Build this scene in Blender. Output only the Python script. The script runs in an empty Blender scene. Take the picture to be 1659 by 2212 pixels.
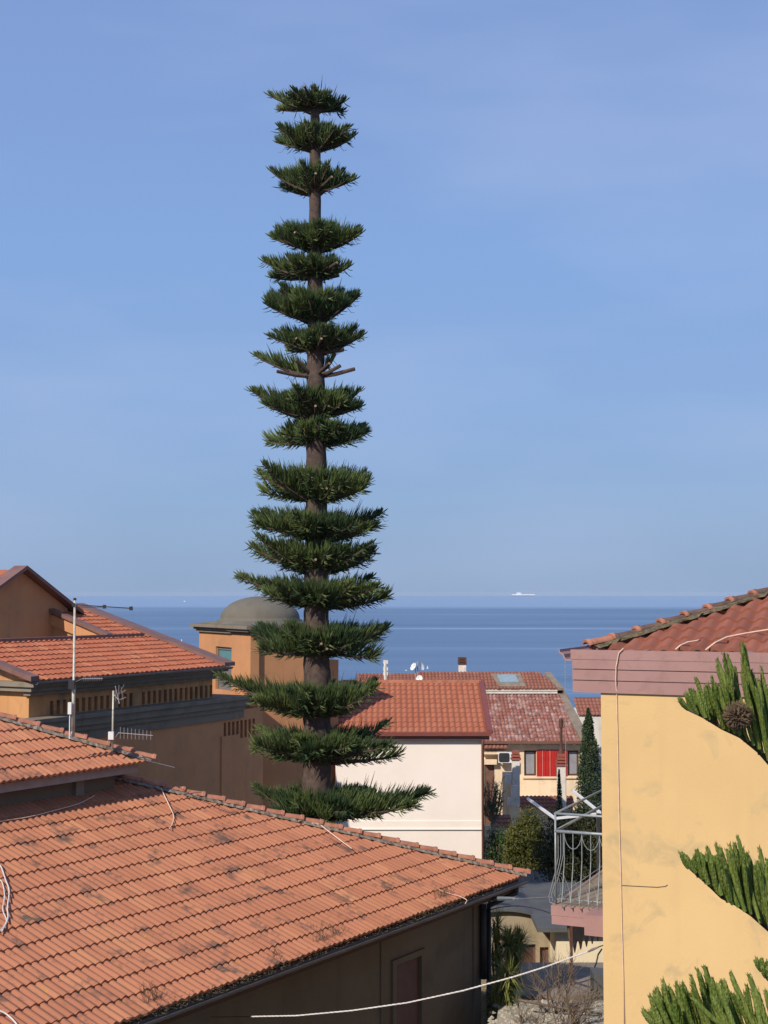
import bpy, bmesh, math, random
import numpy as np
from mathutils import Vector, Matrix, noise

random.seed(7); np.random.seed(7)
scene = bpy.context.scene
COL = scene.collection

# ------------------------------------------------------------------ camera
FPX = 3000.0; CW = 1659.0; CH = 2212.0
PITCH = math.atan((1282.4 - CH/2)/FPX)
cam_d = bpy.data.cameras.new('camera'); cam = bpy.data.objects.new('camera', cam_d); COL.objects.link(cam)
cam_d.sensor_fit = 'HORIZONTAL'; cam_d.sensor_width = 36; cam_d.lens = FPX/CW*36
cam_d.clip_start = 0.1; cam_d.clip_end = 60000
cam.location = (0, 0, 0); cam.rotation_euler = (math.pi/2 + PITCH, 0, 0)
scene.camera = cam

# ------------------------------------------------------------------ light
SUN_AZ = math.radians(36)      # sun behind the camera, towards the left
SUN_EL = math.radians(37)
sd = Vector((-math.sin(SUN_AZ)*math.cos(SUN_EL), -math.cos(SUN_AZ)*math.cos(SUN_EL), math.sin(SUN_EL)))
sl = bpy.data.lights.new('sun', 'SUN'); sun = bpy.data.objects.new('sun', sl); COL.objects.link(sun)
sl.energy = 4.6; sl.angle = math.radians(0.5); sl.color = (1.0, 0.92, 0.80)
sun.rotation_euler = sd.to_track_quat('Z', 'Y').to_euler()
sun.location = (-20, -20, 30)
w = bpy.data.worlds.new('World'); scene.world = w; w.use_nodes = True
nt = w.node_tree; nt.nodes.clear()
wo = nt.nodes.new('ShaderNodeOutputWorld'); bg = nt.nodes.new('ShaderNodeBackground')
sky = nt.nodes.new('ShaderNodeTexSky'); sky.sky_type = 'NISHITA'; sky.sun_disc = False
sky.sun_elevation = SUN_EL; sky.sun_rotation = math.atan2(sd.x, sd.y)
sky.altitude = 0; sky.air_density = 1.0; sky.dust_density = 0.6; sky.ozone_density = 1.6
# thin high cloud veils, laid on the sky by direction
tc = nt.nodes.new('ShaderNodeTexCoord')
mp = nt.nodes.new('ShaderNodeMapping'); mp.inputs['Scale'].default_value = (1.6, 1.6, 6.0); mp.inputs['Rotation'].default_value = (0, 0.18, 0)
nt.links.new(tc.outputs['Generated'], mp.inputs['Vector'])
cn = nt.nodes.new('ShaderNodeTexNoise'); cn.inputs['Scale'].default_value = 1.7; cn.inputs['Detail'].default_value = 4; cn.inputs['Roughness'].default_value = 0.5
nt.links.new(mp.outputs[0], cn.inputs['Vector'])
cr = nt.nodes.new('ShaderNodeMapRange'); cr.inputs['From Min'].default_value = 0.42; cr.inputs['From Max'].default_value = 0.72
cr.inputs['To Min'].default_value = 0.0; cr.inputs['To Max'].default_value = 0.35
nt.links.new(cn.outputs['Fac'], cr.inputs['Value'])
mx = nt.nodes.new('ShaderNodeMix'); mx.data_type = 'RGBA'
nt.links.new(cr.outputs[0], mx.inputs['Factor'])
hs = nt.nodes.new('ShaderNodeHueSaturation'); hs.inputs['Hue'].default_value = 0.5; hs.inputs['Saturation'].default_value = 1.0
nt.links.new(sky.outputs[0], hs.inputs['Color'])
sz = nt.nodes.new('ShaderNodeSeparateXYZ'); nt.links.new(tc.outputs['Generated'], sz.inputs[0])
rp = nt.nodes.new('ShaderNodeValToRGB'); nt.links.new(sz.outputs['Z'], rp.inputs[0]); el = rp.color_ramp.elements
el[0].position = 0.0; el[0].color = (.25,.375,.60,1); el[1].position = 1.0; el[1].color = (.10,.20,.50,1)
for ps, cl in ((.05,(.262,.402,.655,1)), (.12,(.262,.415,.715,1)), (.24,(.24,.405,.755,1)), (.36,(.232,.365,.70,1)), (.45,(.215,.345,.68,1))):
    q_ = el.new(ps); q_.color = cl
sc10 = nt.nodes.new('ShaderNodeVectorMath'); sc10.operation = 'SCALE'; sc10.inputs['Scale'].default_value = 10.0; nt.links.new(rp.outputs[0], sc10.inputs[0])
mx0 = nt.nodes.new('ShaderNodeMix'); mx0.data_type = 'RGBA'; mx0.inputs['Factor'].default_value = 0.9
nt.links.new(hs.outputs[0], mx0.inputs[6]); nt.links.new(sc10.outputs[0], mx0.inputs[7])
nt.links.new(mx0.outputs[2], mx.inputs[6]); mx.inputs[7].default_value = (4.6, 5.6, 8.2, 1)
nt.links.new(mx.outputs[2], bg.inputs['Color'])
bg.inputs['Strength'].default_value = 0.10
nt.links.new(bg.outputs[0], wo.inputs['Surface'])
scene.view_settings.view_transform = 'Standard'; scene.view_settings.look = 'None'
scene.view_settings.exposure = 0.0; scene.view_settings.gamma = 1.0
scene.render.engine = 'CYCLES'
scene.cycles.volume_bounces = 0

# ------------------------------------------------------------------ pixel -> world helpers (photo pixels at 1659 x 2212)
cp, sp_ = math.cos(PITCH), math.sin(PITCH)
def ray(px, py):
    x = (px - CW/2)/FPX; y = -(py - CH/2)/FPX
    return Vector((x, cp - sp_*y, sp_ + cp*y))
def PY(px, py, Y):
    r = ray(px, py); return r*(Y/r.y)
def PZ(px, py, z):
    r = ray(px, py); return r*(z/r.z)
def PPL(px, py, p0, n):
    r = ray(px, py); return r*(p0.dot(n)/r.dot(n))

# ------------------------------------------------------------------ object helpers
WO = {}
def props(o, label=None, cat=None, group=None, kind=None):
    if label: o['label'] = label
    if cat: o['category'] = cat
    if group: o['group'] = group
    if kind: o['kind'] = kind
    return o
def thing(name, loc, label, cat, group=None):
    o = bpy.data.objects.new(name, None); COL.objects.link(o); o.location = loc; o.empty_display_size = 0.2
    WO[o.name] = Vector(loc); return props(o, label, cat, group)
class MB:
    def __init__(s): s.v = []; s.f = []; s.uv = {}; s.sm = []
    def quad(s, a, b, c, d):
        n = len(s.v); s.v += [Vector(a), Vector(b), Vector(c), Vector(d)]; s.f.append((n, n+1, n+2, n+3)); return s
    def poly(s, pts):
        n = len(s.v); s.v += [Vector(p) for p in pts]; s.f.append(tuple(range(n, n+len(pts)))); return s
    def hexa(s, p):      # 8 points: bottom loop then top loop
        n = len(s.v); s.v += [Vector(q) for q in p]
        for f in ((3,2,1,0),(4,5,6,7),(0,1,5,4),(1,2,6,5),(2,3,7,6),(3,0,4,7)): s.f.append(tuple(n+i for i in f))
        return s
    def box(s, x0, x1, y0, y1, z0, z1):
        return s.hexa([(x0,y0,z0),(x1,y0,z0),(x1,y1,z0),(x0,y1,z0),(x0,y0,z1),(x1,y0,z1),(x1,y1,z1),(x0,y1,z1)])
    def tube(s, pts, r, n=6, caps=True):
        pts = [Vector(p) for p in pts]
        if not hasattr(r, '__len__'): r = [r]*len(pts)
        base = len(s.v); up = None
        for i, p in enumerate(pts):
            t = (pts[min(i+1, len(pts)-1)] - pts[max(i-1, 0)])
            if t.length < 1e-9: t = Vector((0,0,1))
            t.normalize()
            if up is None:
                up = Vector((0,0,1)) if abs(t.z) < 0.9 else Vector((1,0,0))
            a = t.cross(up)
            if a.length < 1e-6: a = t.orthogonal()
            a.normalize(); b = t.cross(a).normalized(); up = -b if (-b).dot(up) > 0 else b
            up = a.cross(t)
            for k in range(n):
                an = 2*math.pi*k/n
                s.v.append(p + (a*math.cos(an) + up*math.sin(an))*r[i])
        for i in range(len(pts)-1):
            for k in range(n):
                k2 = (k+1) % n
                s.f.append((base+i*n+k, base+i*n+k2, base+(i+1)*n+k2, base+(i+1)*n+k))
        if caps:
            s.f.append(tuple(base+k for k in reversed(range(n))))
            s.f.append(tuple(base+(len(pts)-1)*n+k for k in range(n)))
        return s
    def build(s, name, mat, parent=None, smooth=False, uvs=None):
        off = WO[parent.name] if parent else Vector((0,0,0))
        me = bpy.data.meshes.new(name)
        me.from_pydata([tuple(v - off) for v in s.v], [], s.f)
        if mat: me.materials.append(mat)
        if smooth: me.polygons.foreach_set('use_smooth', [True]*len(me.polygons))
        if uvs is not None:
            ul = me.uv_layers.new(name='tiles')
            li = np.zeros(len(me.loops), dtype=np.int32); me.loops.foreach_get('vertex_index', li)
            ul.data.foreach_set('uv', np.array(uvs, dtype=np.float32)[li].ravel())
        o = bpy.data.objects.new(name, me); COL.objects.link(o)
        if parent: o.parent = parent
        WO[o.name] = off.copy()
        return o
def single(mb, name, mat, loc, label, cat, group=None, kind=None, smooth=False):
    """a thing that is one mesh; its origin at loc"""
    loc = Vector(loc)
    me = bpy.data.meshes.new(name); me.from_pydata([tuple(v-loc) for v in mb.v], [], mb.f); me.materials.append(mat)
    if smooth: me.polygons.foreach_set('use_smooth', [True]*len(me.polygons))
    o = bpy.data.objects.new(name, me); COL.objects.link(o); o.location = loc; WO[o.name] = loc
    return props(o, label, cat, group, kind)
class Fr:
    """building frame: s along the wall (e), o outward (n), z absolute"""
    def __init__(s, origin, e, n):
        s.o = Vector((origin[0], origin[1], 0)); s.e = Vector((e[0], e[1], 0)).normalized(); s.n = Vector((n[0], n[1], 0)).normalized()
    def p(s, a, o, z): return s.o + s.e*a + s.n*o + Vector((0,0,z))
    def box(s, mb, a0, a1, o0, o1, z0, z1):
        return mb.hexa([s.p(a0,o0,z0), s.p(a1,o0,z0), s.p(a1,o1,z0), s.p(a0,o1,z0), s.p(a0,o0,z1), s.p(a1,o0,z1), s.p(a1,o1,z1), s.p(a0,o1,z1)])
    def hit(s, px, py, o=0.0):
        P = PPL(px, py, s.o + s.n*o, s.n); d = P - s.o
        return d.dot(s.e), P.z
def wall_open(fr, mb, o, a0, a1, z0, z1, ops, depth=0.15, back=True, bmb=None):
    A = sorted(set([a0, a1] + [q for r in ops for q in r[:2]])); Z = sorted(set([z0, z1] + [q for r in ops for q in r[2:]]))
    for i in range(len(A)-1):
        for j in range(len(Z)-1):
            ca, cz = (A[i]+A[i+1])/2, (Z[j]+Z[j+1])/2
            if any(r[0] < ca < r[1] and r[2] < cz < r[3] for r in ops): continue
            mb.quad(fr.p(A[i],o,Z[j]), fr.p(A[i+1],o,Z[j]), fr.p(A[i+1],o,Z[j+1]), fr.p(A[i],o,Z[j+1]))
    for r in ops:
        q = [(r[0],r[2]),(r[1],r[2]),(r[1],r[3]),(r[0],r[3])]
        for k in range(4):
            (x0,y0),(x1,y1) = q[k], q[(k+1)%4]
            mb.quad(fr.p(x0,o,y0), fr.p(x1,o,y1), fr.p(x1,o-depth,y1), fr.p(x0,o-depth,y0))
        if back:
            (bmb or mb).quad(*[fr.p(x,o-depth,y) for x,y in q])

# ------------------------------------------------------------------ materials
def newmat(name):
    m = bpy.data.materials.new(name); m.use_nodes = True; t = m.node_tree; b = t.nodes['Principled BSDF']
    b.inputs['Specular IOR Level'].default_value = 0.3
    return m, t, b
def N(t, k, **kw):
    n = t.nodes.new(k)
    for a, v in kw.items():
        if a in n.inputs: n.inputs[a].default_value = v
        else: setattr(n, a, v)
    return n
def mixc(t, fac, a, b, blend='MIX'):
    m = t.nodes.new('ShaderNodeMix'); m.data_type = 'RGBA'; m.blend_type = blend
    for sock, val in ((m.inputs['Factor'], fac), (m.inputs[6], a), (m.inputs[7], b)):
        if hasattr(val, 'is_linked') or hasattr(val, 'links'): t.links.new(val, sock)
        elif isinstance(val, (int, float)): sock.default_value = val
        else: sock.default_value = (*val, 1)
    return m.outputs[2]
def mrange(t, v, a, b, c=0.0, d=1.0):
    m = t.nodes.new('ShaderNodeMapRange'); t.links.new(v, m.inputs['Value'])
    m.inputs['From Min'].default_value = a; m.inputs['From Max'].default_value = b
    m.inputs['To Min'].default_value = c; m.inputs['To Max'].default_value = d
    return m.outputs[0]
def onoise(t, scale, detail=4, rough=0.55, sc=(1,1,1), coord='Object', dist=0.0):
    c = t.nodes.new('ShaderNodeTexCoord'); mp = t.nodes.new('ShaderNodeMapping'); mp.inputs['Scale'].default_value = sc
    t.links.new(c.outputs[coord], mp.inputs['Vector'])
    n = t.nodes.new('ShaderNodeTexNoise'); n.inputs['Scale'].default_value = scale; n.inputs['Detail'].default_value = detail
    n.inputs['Roughness'].default_value = rough; n.inputs['Distortion'].default_value = dist
    t.links.new(mp.outputs[0], n.inputs['Vector']); return n.outputs['Fac']
def bump(t, b, h, strength, dist=0.02):
    n = t.nodes.new('ShaderNodeBump'); n.inputs['Strength'].default_value = strength; n.inputs['Distance'].default_value = dist
    t.links.new(h, n.inputs['Height']); t.links.new(n.outputs[0], b.inputs['Normal'])
def plaster(name, col, stain=(0.3,0.3,0.28), amt=0.3, sc=0.9, streak=0.2, rough=0.9, thr=(0.5,0.75), tone=0.12):
    m, t, b = newmat(name)
    n1 = onoise(t, 0.7, 5, 0.6)
    dark = tuple(c*(1-tone) for c in col); lite = tuple(min(1, c*(1+tone*0.6)) for c in col)
    c0 = mixc(t, mrange(t, n1, 0.3, 0.7), dark, lite)
    n2 = onoise(t, sc, 8, 0.62, dist=0.6)
    c1 = mixc(t, mrange(t, n2, thr[0], thr[1], 0, amt), c0, stain)
    n3 = onoise(t, 3.0, 4, 0.6, sc=(1,1,0.06))
    c2 = mixc(t, mrange(t, n3, 0.52, 0.8, 0, streak), c1, tuple(s*0.8 for s in stain))
    t.links.new(c2, b.inputs['Base Color']); b.inputs['Roughness'].default_value = rough
    bump(t, b, onoise(t, 35, 5, 0.7), 0.25, 0.01)
    return m
def flat(name, col, rough=0.6, metal=0.0, var=0.15, sc=4.0, bmp=0.1, spec=0.3):
    m, t, b = newmat(name)
    n = onoise(t, sc, 5, 0.65)
    c = mixc(t, mrange(t, n, 0.3, 0.7), tuple(x*(1-var) for x in col), tuple(min(1,x*(1+var)) for x in col))
    t.links.new(c, b.inputs['Base Color']); b.inputs['Roughness'].default_value = rough; b.inputs['Metallic'].default_value = metal
    b.inputs['Specular IOR Level'].default_value = spec
    if bmp: bump(t, b, onoise(t, sc*8, 4), bmp, 0.01)
    return m
def tilemat(name, colA, colB, colC, dirt=(0.06,0.05,0.045), dirt_amt=0.75, dthr=(0.56,0.66), pale=0.0, palec=(0.55,0.43,0.37), lichen=0.0, pthr=(0.5,0.62), dsc=1.4):
    m, t, b = newmat(name)
    uv = N(t, 'ShaderNodeUVMap'); uv.uv_map = 'tiles'
    fl = N(t, 'ShaderNodeVectorMath', operation='FLOOR'); t.links.new(uv.outputs[0], fl.inputs[0])
    wn = N(t, 'ShaderNodeTexWhiteNoise', noise_dimensions='2D'); t.links.new(fl.outputs[0], wn.inputs['Vector'])
    sx = N(t, 'ShaderNodeSeparateColor'); t.links.new(wn.outputs['Color'], sx.inputs[0])
    c0 = mixc(t, sx.outputs[0], colA, colB)
    c0 = mixc(t, mrange(t, sx.outputs[1], 0.78, 1.0, 0, 0.5), c0, colC)
    # worn streaks along the tile
    mp = N(t, 'ShaderNodeMapping'); mp.inputs['Scale'].default_value = (3.2, 0.45, 1); t.links.new(uv.outputs[0], mp.inputs['Vector'])
    n = N(t, 'ShaderNodeTexNoise', Scale=1.0, Detail=6.0, Roughness=0.65); t.links.new(mp.outputs[0], n.inputs['Vector'])
    c1 = mixc(t, mrange(t, n.outputs['Fac'], 0.58, 0.76, 0, 0.55), c0, dirt)
    c1 = mixc(t, mrange(t, n.outputs['Fac'], 0.25, 0.42, 0.35, 0), c1, tuple(min(1, c*1.35) for c in colB))
    big = onoise(t, dsc, 6, 0.7, dist=0.4)
    # dirt attacks whole tiles in patches
    add = N(t, 'ShaderNodeMath', operation='MULTIPLY_ADD'); t.links.new(sx.outputs[2], add.inputs[0]); add.inputs[1].default_value = 0.08; t.links.new(big, add.inputs[2])
    c2 = mixc(t, mrange(t, add.outputs[0], dthr[0]+0.05, dthr[1]+0.06, 0, dirt_amt), c1, dirt)
    med = onoise(t, 9, 5, 0.7)
    c2 = mixc(t, mrange(t, med, 0.62, 0.72, 0, 0.45), c2, dirt)
    if pale > 0:
        pn = onoise(t, 3.0, 6, 0.75)
        ad = N(t, 'ShaderNodeMath', operation='MULTIPLY_ADD'); t.links.new(sx.outputs[2], ad.inputs[0]); ad.inputs[1].default_value = 0.25; t.links.new(pn, ad.inputs[2])
        c2 = mixc(t, mrange(t, ad.outputs[0], pthr[0], pthr[1], 0, pale), c2, palec)
    if lichen > 0:
        ln = onoise(t, 4.5, 3, 0.5)
        c2 = mixc(t, mrange(t, ln, 0.72, 0.76, 0, lichen), c2, (0.45, 0.28, 0.03))
    t.links.new(c2, b.inputs['Base Color']); b.inputs['Roughness'].default_value = 0.85
    bump(t, b, onoise(t, 60, 5, 0.7), 0.3, 0.008)
    return m
M = {}
M['tileA'] = tilemat('weathered_tile', (0.375,0.145,0.076), (0.435,0.173,0.092), (0.51,0.23,0.11), lichen=0.7, dirt_amt=0.85, dthr=(0.535,0.66))
M['tileB'] = tilemat('orange_tile', (0.37,0.110,0.054), (0.44,0.142,0.072), (0.54,0.24,0.12), dirt_amt=0.2, dthr=(0.62,0.75))
M['tileC'] = tilemat('new_tile', (0.36,0.120,0.064), (0.40,0.142,0.078), (0.40,0.155,0.088), dirt_amt=0.1, dthr=(0.6,0.8))
M['tileD'] = tilemat('bleached_tile', (0.23,0.09,0.065), (0.32,0.125,0.09), (0.38,0.19,0.14), dirt=(0.10,0.07,0.06), dirt_amt=0.5, pale=0.6, pthr=(0.62,0.82))
M['tileE'] = tilemat('brown_tile', (0.25,0.10,0.065), (0.30,0.12,0.08), (0.34,0.16,0.11), dirt_amt=0.35)
M['tileG'] = tilemat('terracotta_tile', (0.25,0.088,0.055), (0.33,0.115,0.072), (0.30,0.12,0.08), dirt=(0.10,0.07,0.05), dirt_amt=0.5, dthr=(0.6,0.75))
M['mortar'] = flat('mortar', (0.22,0.18,0.14), 0.95, var=0.5, sc=9, bmp=0.8)
M['yellow'] = plaster('yellow_plaster', (0.66,0.44,0.20), stain=(0.36,0.29,0.17), amt=0.50, sc=2.0, streak=0.15, thr=(0.55,0.70), tone=0.05)
M['pink'] = plaster('pink_painted_board', (0.36,0.20,0.18), stain=(0.15,0.09,0.075), amt=0.35, sc=6, streak=0.15, thr=(0.5,0.8), rough=0.6)
M['orange'] = plaster('orange_plaster', (0.56,0.265,0.122), stain=(0.25,0.15,0.10), amt=0.35, sc=0.8, streak=0.25)
M['orangedirty'] = plaster('grimy_orange_plaster', (0.58,0.29,0.12), stain=(0.12,0.10,0.07), amt=0.5, sc=0.9, streak=0.4, thr=(0.5,0.66))
M['cream'] = plaster('pale_render', (0.88,0.77,0.68), stain=(0.6,0.5,0.4), amt=0.15, sc=0.5, streak=0.03, tone=0.03)
M['house'] = plaster('cream_render', (0.80,0.62,0.42), stain=(0.35,0.28,0.2), amt=0.3, sc=1.5, streak=0.3)
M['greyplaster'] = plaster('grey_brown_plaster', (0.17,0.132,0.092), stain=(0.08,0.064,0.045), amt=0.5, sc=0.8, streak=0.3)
M['greystone'] = plaster('grey_cornice', (0.23,0.19,0.145), stain=(0.10,0.08,0.06), amt=0.5, sc=2, streak=0.4)
M['greywhite'] = plaster('whitewashed_concrete', (0.70,0.64,0.56), stain=(0.3,0.25,0.2), amt=0.5, sc=3, streak=0.4)
M['dome'] = plaster('grey_dome', (0.155,0.138,0.11), stain=(0.10,0.09,0.07), amt=0.4, sc=2, streak=0.4)
M['soffit'] = flat('grey_lilac_board', (0.33,0.275,0.245), 0.8)
M['brownmetal'] = flat('brown_flashing', (0.20,0.105,0.085), 0.5, var=0.2, sc=2)
M['greymetal'] = flat('grey_gutter', (0.17,0.15,0.145), 0.5, var=0.2, sc=2)
M['maroon'] = flat('maroon_gutter', (0.20,0.06,0.05), 0.5, var=0.1)
M['darkmetal'] = flat('dark_metal', (0.035,0.033,0.035), 0.5)
M['steel'] = flat('grey_steel', (0.27,0.30,0.31), 0.45, metal=0.3, var=0.2, sc=20)
M['galv'] = flat('galvanised_pole', (0.50,0.47,0.38), 0.5, metal=0.2, var=0.3, sc=10)
M['alu'] = flat('aerial_metal', (0.45,0.43,0.42), 0.4, metal=0.4)
M['white'] = flat('white_plastic', (0.75,0.74,0.72), 0.4, var=0.05)
M['cable'] = flat('white_cable', (0.62,0.57,0.52), 0.6, var=0.2, sc=20)
M['pinkcable'] = flat('weathered_cable', (0.72,0.50,0.38), 0.7, var=0.2, sc=10)
M['blackcable'] = flat('black_cable', (0.02,0.02,0.02), 0.5)
M['glass'] = flat('dark_glass', (0.05,0.07,0.09), 0.08, var=0.1, bmp=0, spec=0.8)
M['teal'] = flat('teal_glass', (0.10,0.23,0.22), 0.12, var=0.1, bmp=0, spec=0.7)
M['blind'] = flat('grey_blind', (0.28,0.27,0.29), 0.7)
M['red'] = flat('red_shutter', (0.50,0.025,0.02), 0.5, var=0.12)
M['shutter'] = flat('brown_shutter', (0.17,0.085,0.06), 0.7)
M['brownwood'] = flat('brown_wood', (0.10,0.045,0.03), 0.7)
M['greyroof'] = flat('grey_sheet_roof', (0.095,0.093,0.088), 0.7, var=0.25, sc=1.0)
M['concrete'] = flat('concrete', (0.24,0.19,0.14), 0.9, var=0.25, sc=2, bmp=0.4)
M['beigewall'] = plaster('beige_render', (0.36,0.29,0.19), stain=(0.18,0.13,0.08), amt=0.5, sc=2, streak=0.4)
M['corr'] = flat('brown_corrugated_sheet', (0.13,0.075,0.04), 0.8, var=0.3)
M['bark'] = flat('grey_brown_bark', (0.088,0.060,0.048), 0.95, var=0.45, sc=7, bmp=1.0)
M['cutwood'] = flat('cut_wood', (0.26,0.19,0.12), 0.9)
M['stone'] = flat('pale_stony_ground', (0.34,0.30,0.23), 0.95, var=0.4, sc=3, bmp=0.8)
M['twig'] = flat('dry_twig', (0.17,0.125,0.09), 0.9, var=0.3)
M['terracotta'] = flat('terracotta_cap', (0.30,0.09,0.06), 0.8)
def leafmat(name, a, b_, sc=3.0, rough=0.6, trans=0.0, fine=25.0):
    m, t, b = newmat(name)
    n = onoise(t, sc, 3, 0.6); c = mixc(t, mrange(t, n, 0.35, 0.65), a, b_)
    n2 = onoise(t, fine, 2, 0.6); c = mixc(t, mrange(t, n2, 0.35, 0.75, 0, 0.5), c, tuple(x*0.45 for x in a))
    t.links.new(c, b.inputs['Base Color']); b.inputs['Roughness'].default_value = rough; b.inputs['Specular IOR Level'].default_value = 0.25
    return m
def needle_mat():
    m, t, b = newmat('pine_needles'); uv = N(t, 'ShaderNodeUVMap'); uv.uv_map = 'tiles'; sx = N(t, 'ShaderNodeSeparateXYZ'); t.links.new(uv.outputs[0], sx.inputs[0])
    c = mixc(t, sx.outputs['X'], (0.032,0.060,0.025), (0.140,0.182,0.052))
    c = mixc(t, mrange(t, onoise(t, 6, 3, 0.6), 0.4, 0.7, 0, .55), c, (0.028,0.050,0.020))
    c = mixc(t, mrange(t, onoise(t, 2.3, 4, 0.6), 0.66, 0.72, 0, .7), c, (0.13,0.085,0.04))
    t.links.new(c, b.inputs['Base Color']); b.inputs['Roughness'].default_value = .55; return m
M['needle'] = needle_mat()
M['needle2'] = leafmat('near_pine_needles', (0.10,0.150,0.024), (0.22,0.26,0.06), sc=8, fine=160)
M['bushy'] = leafmat('yellow_green_leaves', (0.05,0.065,0.015), (0.14,0.13,0.025), sc=2.5)
M['darkleaf'] = leafmat('dark_leaves', (0.030,0.052,0.022), (0.070,0.095,0.035), sc=2)
M['oleander'] = leafmat('grey_green_leaves', (0.05,0.085,0.045), (0.09,0.13,0.06), sc=3)
M['yucca'] = leafmat('yellow_green_blades', (0.11,0.15,0.03), (0.30,0.29,0.08), sc=2)
M['cone'] = flat('seed_cone', (0.22,0.15,0.09), 0.9, var=0.6, sc=60, bmp=1.0)
M['dry'] = flat('dry_moss', (0.10,0.075,0.045), 0.95, var=0.6, sc=15)
M['shipwhite'] = flat('white_ship_paint', (0.8,0.8,0.8), 0.4, var=0.03, sc=0.05, bmp=0)
M['shipblue'] = flat('dark_hull_paint', (0.05,0.07,0.12), 0.4, var=0.03, sc=0.05, bmp=0)
# ------------------------------------------------------------------ SETTING: sea, land
def sea_mat():
    m, t, b = newmat('sea_water')
    c = N(t, 'ShaderNodeTexCoord'); s = N(t, 'ShaderNodeSeparateXYZ'); t.links.new(c.outputs['Object'], s.inputs[0])
    lg = N(t, 'ShaderNodeMath', operation='LOGARITHM'); t.links.new(s.outputs['Y'], lg.inputs[0]); lg.inputs[1].default_value = math.e
    xs = N(t, 'ShaderNodeMath', operation='MULTIPLY'); t.links.new(s.outputs['X'], xs.inputs[0]); xs.inputs[1].default_value = 0.0006
    ls = N(t, 'ShaderNodeMath', operation='MULTIPLY'); t.links.new(lg.outputs[0], ls.inputs[0]); ls.inputs[1].default_value = 7.0
    cb = N(t, 'ShaderNodeCombineXYZ'); t.links.new(xs.outputs[0], cb.inputs[0]); t.links.new(ls.outputs[0], cb.inputs[1])
    n = N(t, 'ShaderNodeTexNoise', Scale=1.0, Detail=5.0, Roughness=0.6); t.links.new(cb.outputs[0], n.inputs['Vector'])
    n2 = N(t, 'ShaderNodeTexNoise', Scale=4.0, Detail=3.0, Roughness=0.6); t.links.new(cb.outputs[0], n2.inputs['Vector'])
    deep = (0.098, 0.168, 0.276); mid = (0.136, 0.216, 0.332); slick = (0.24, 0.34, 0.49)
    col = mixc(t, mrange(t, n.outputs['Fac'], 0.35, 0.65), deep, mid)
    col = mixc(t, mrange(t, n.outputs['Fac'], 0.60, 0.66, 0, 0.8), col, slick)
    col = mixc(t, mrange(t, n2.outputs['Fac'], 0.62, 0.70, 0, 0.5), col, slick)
    # the calm belt beyond about three kilometres: low sky reflection painted into the colour
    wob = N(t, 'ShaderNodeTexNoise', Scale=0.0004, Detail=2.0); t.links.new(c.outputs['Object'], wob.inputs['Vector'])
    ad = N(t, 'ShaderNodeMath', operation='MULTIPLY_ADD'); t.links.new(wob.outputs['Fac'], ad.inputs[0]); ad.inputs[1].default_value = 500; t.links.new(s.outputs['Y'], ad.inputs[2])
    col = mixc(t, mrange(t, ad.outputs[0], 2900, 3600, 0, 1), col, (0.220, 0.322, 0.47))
    t.links.new(col, b.inputs['Base Color']); b.inputs['Roughness'].default_value = 0.5; b.inputs['Specular IOR Level'].default_value = 0.12
    rip = onoise(t, 0.25, 5, 0.6, sc=(0.4,1,1)); bump(t, b, rip, 0.3, 0.5)
    return m
SEA = -30.0
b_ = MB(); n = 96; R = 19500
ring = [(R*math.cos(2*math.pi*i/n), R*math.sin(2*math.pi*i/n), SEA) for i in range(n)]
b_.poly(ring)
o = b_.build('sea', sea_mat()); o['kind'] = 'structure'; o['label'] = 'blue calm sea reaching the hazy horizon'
def gz(x, y):
    z = -12.5 - max(0, y-80)*0.10
    return max(z, SEA-1.5)
gm, t, b = newmat('ground_soil')
nn = onoise(t, 0.25, 6, 0.65); c = mixc(t, mrange(t, nn, 0.35, 0.65), (0.10,0.085,0.055), (0.07,0.085,0.035))
t.links.new(c, b.inputs['Base Color']); b.inputs['Roughness'].default_value = 0.95; bump(t, b, onoise(t, 6, 5), 0.6, 0.05)
mb = MB(); xs = [-900,-300,-100,-50,-20,-10,0,10,20,50,100,300,900]; ys = [-60,-20,0,20,40,60,80,100,130,180,230,255,275,300]
for y in ys:
    for x in xs: mb.v.append(Vector((x, y, gz(x,y))))
for j in range(len(ys)-1):
    for i in range(len(xs)-1):
        a = j*len(xs)+i; mb.f.append((a, a+1, a+1+len(xs), a+len(xs)))
o = mb.build('ground', gm); o['kind'] = 'structure'; o['label'] = 'earth ground sloping down to the sea'

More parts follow.
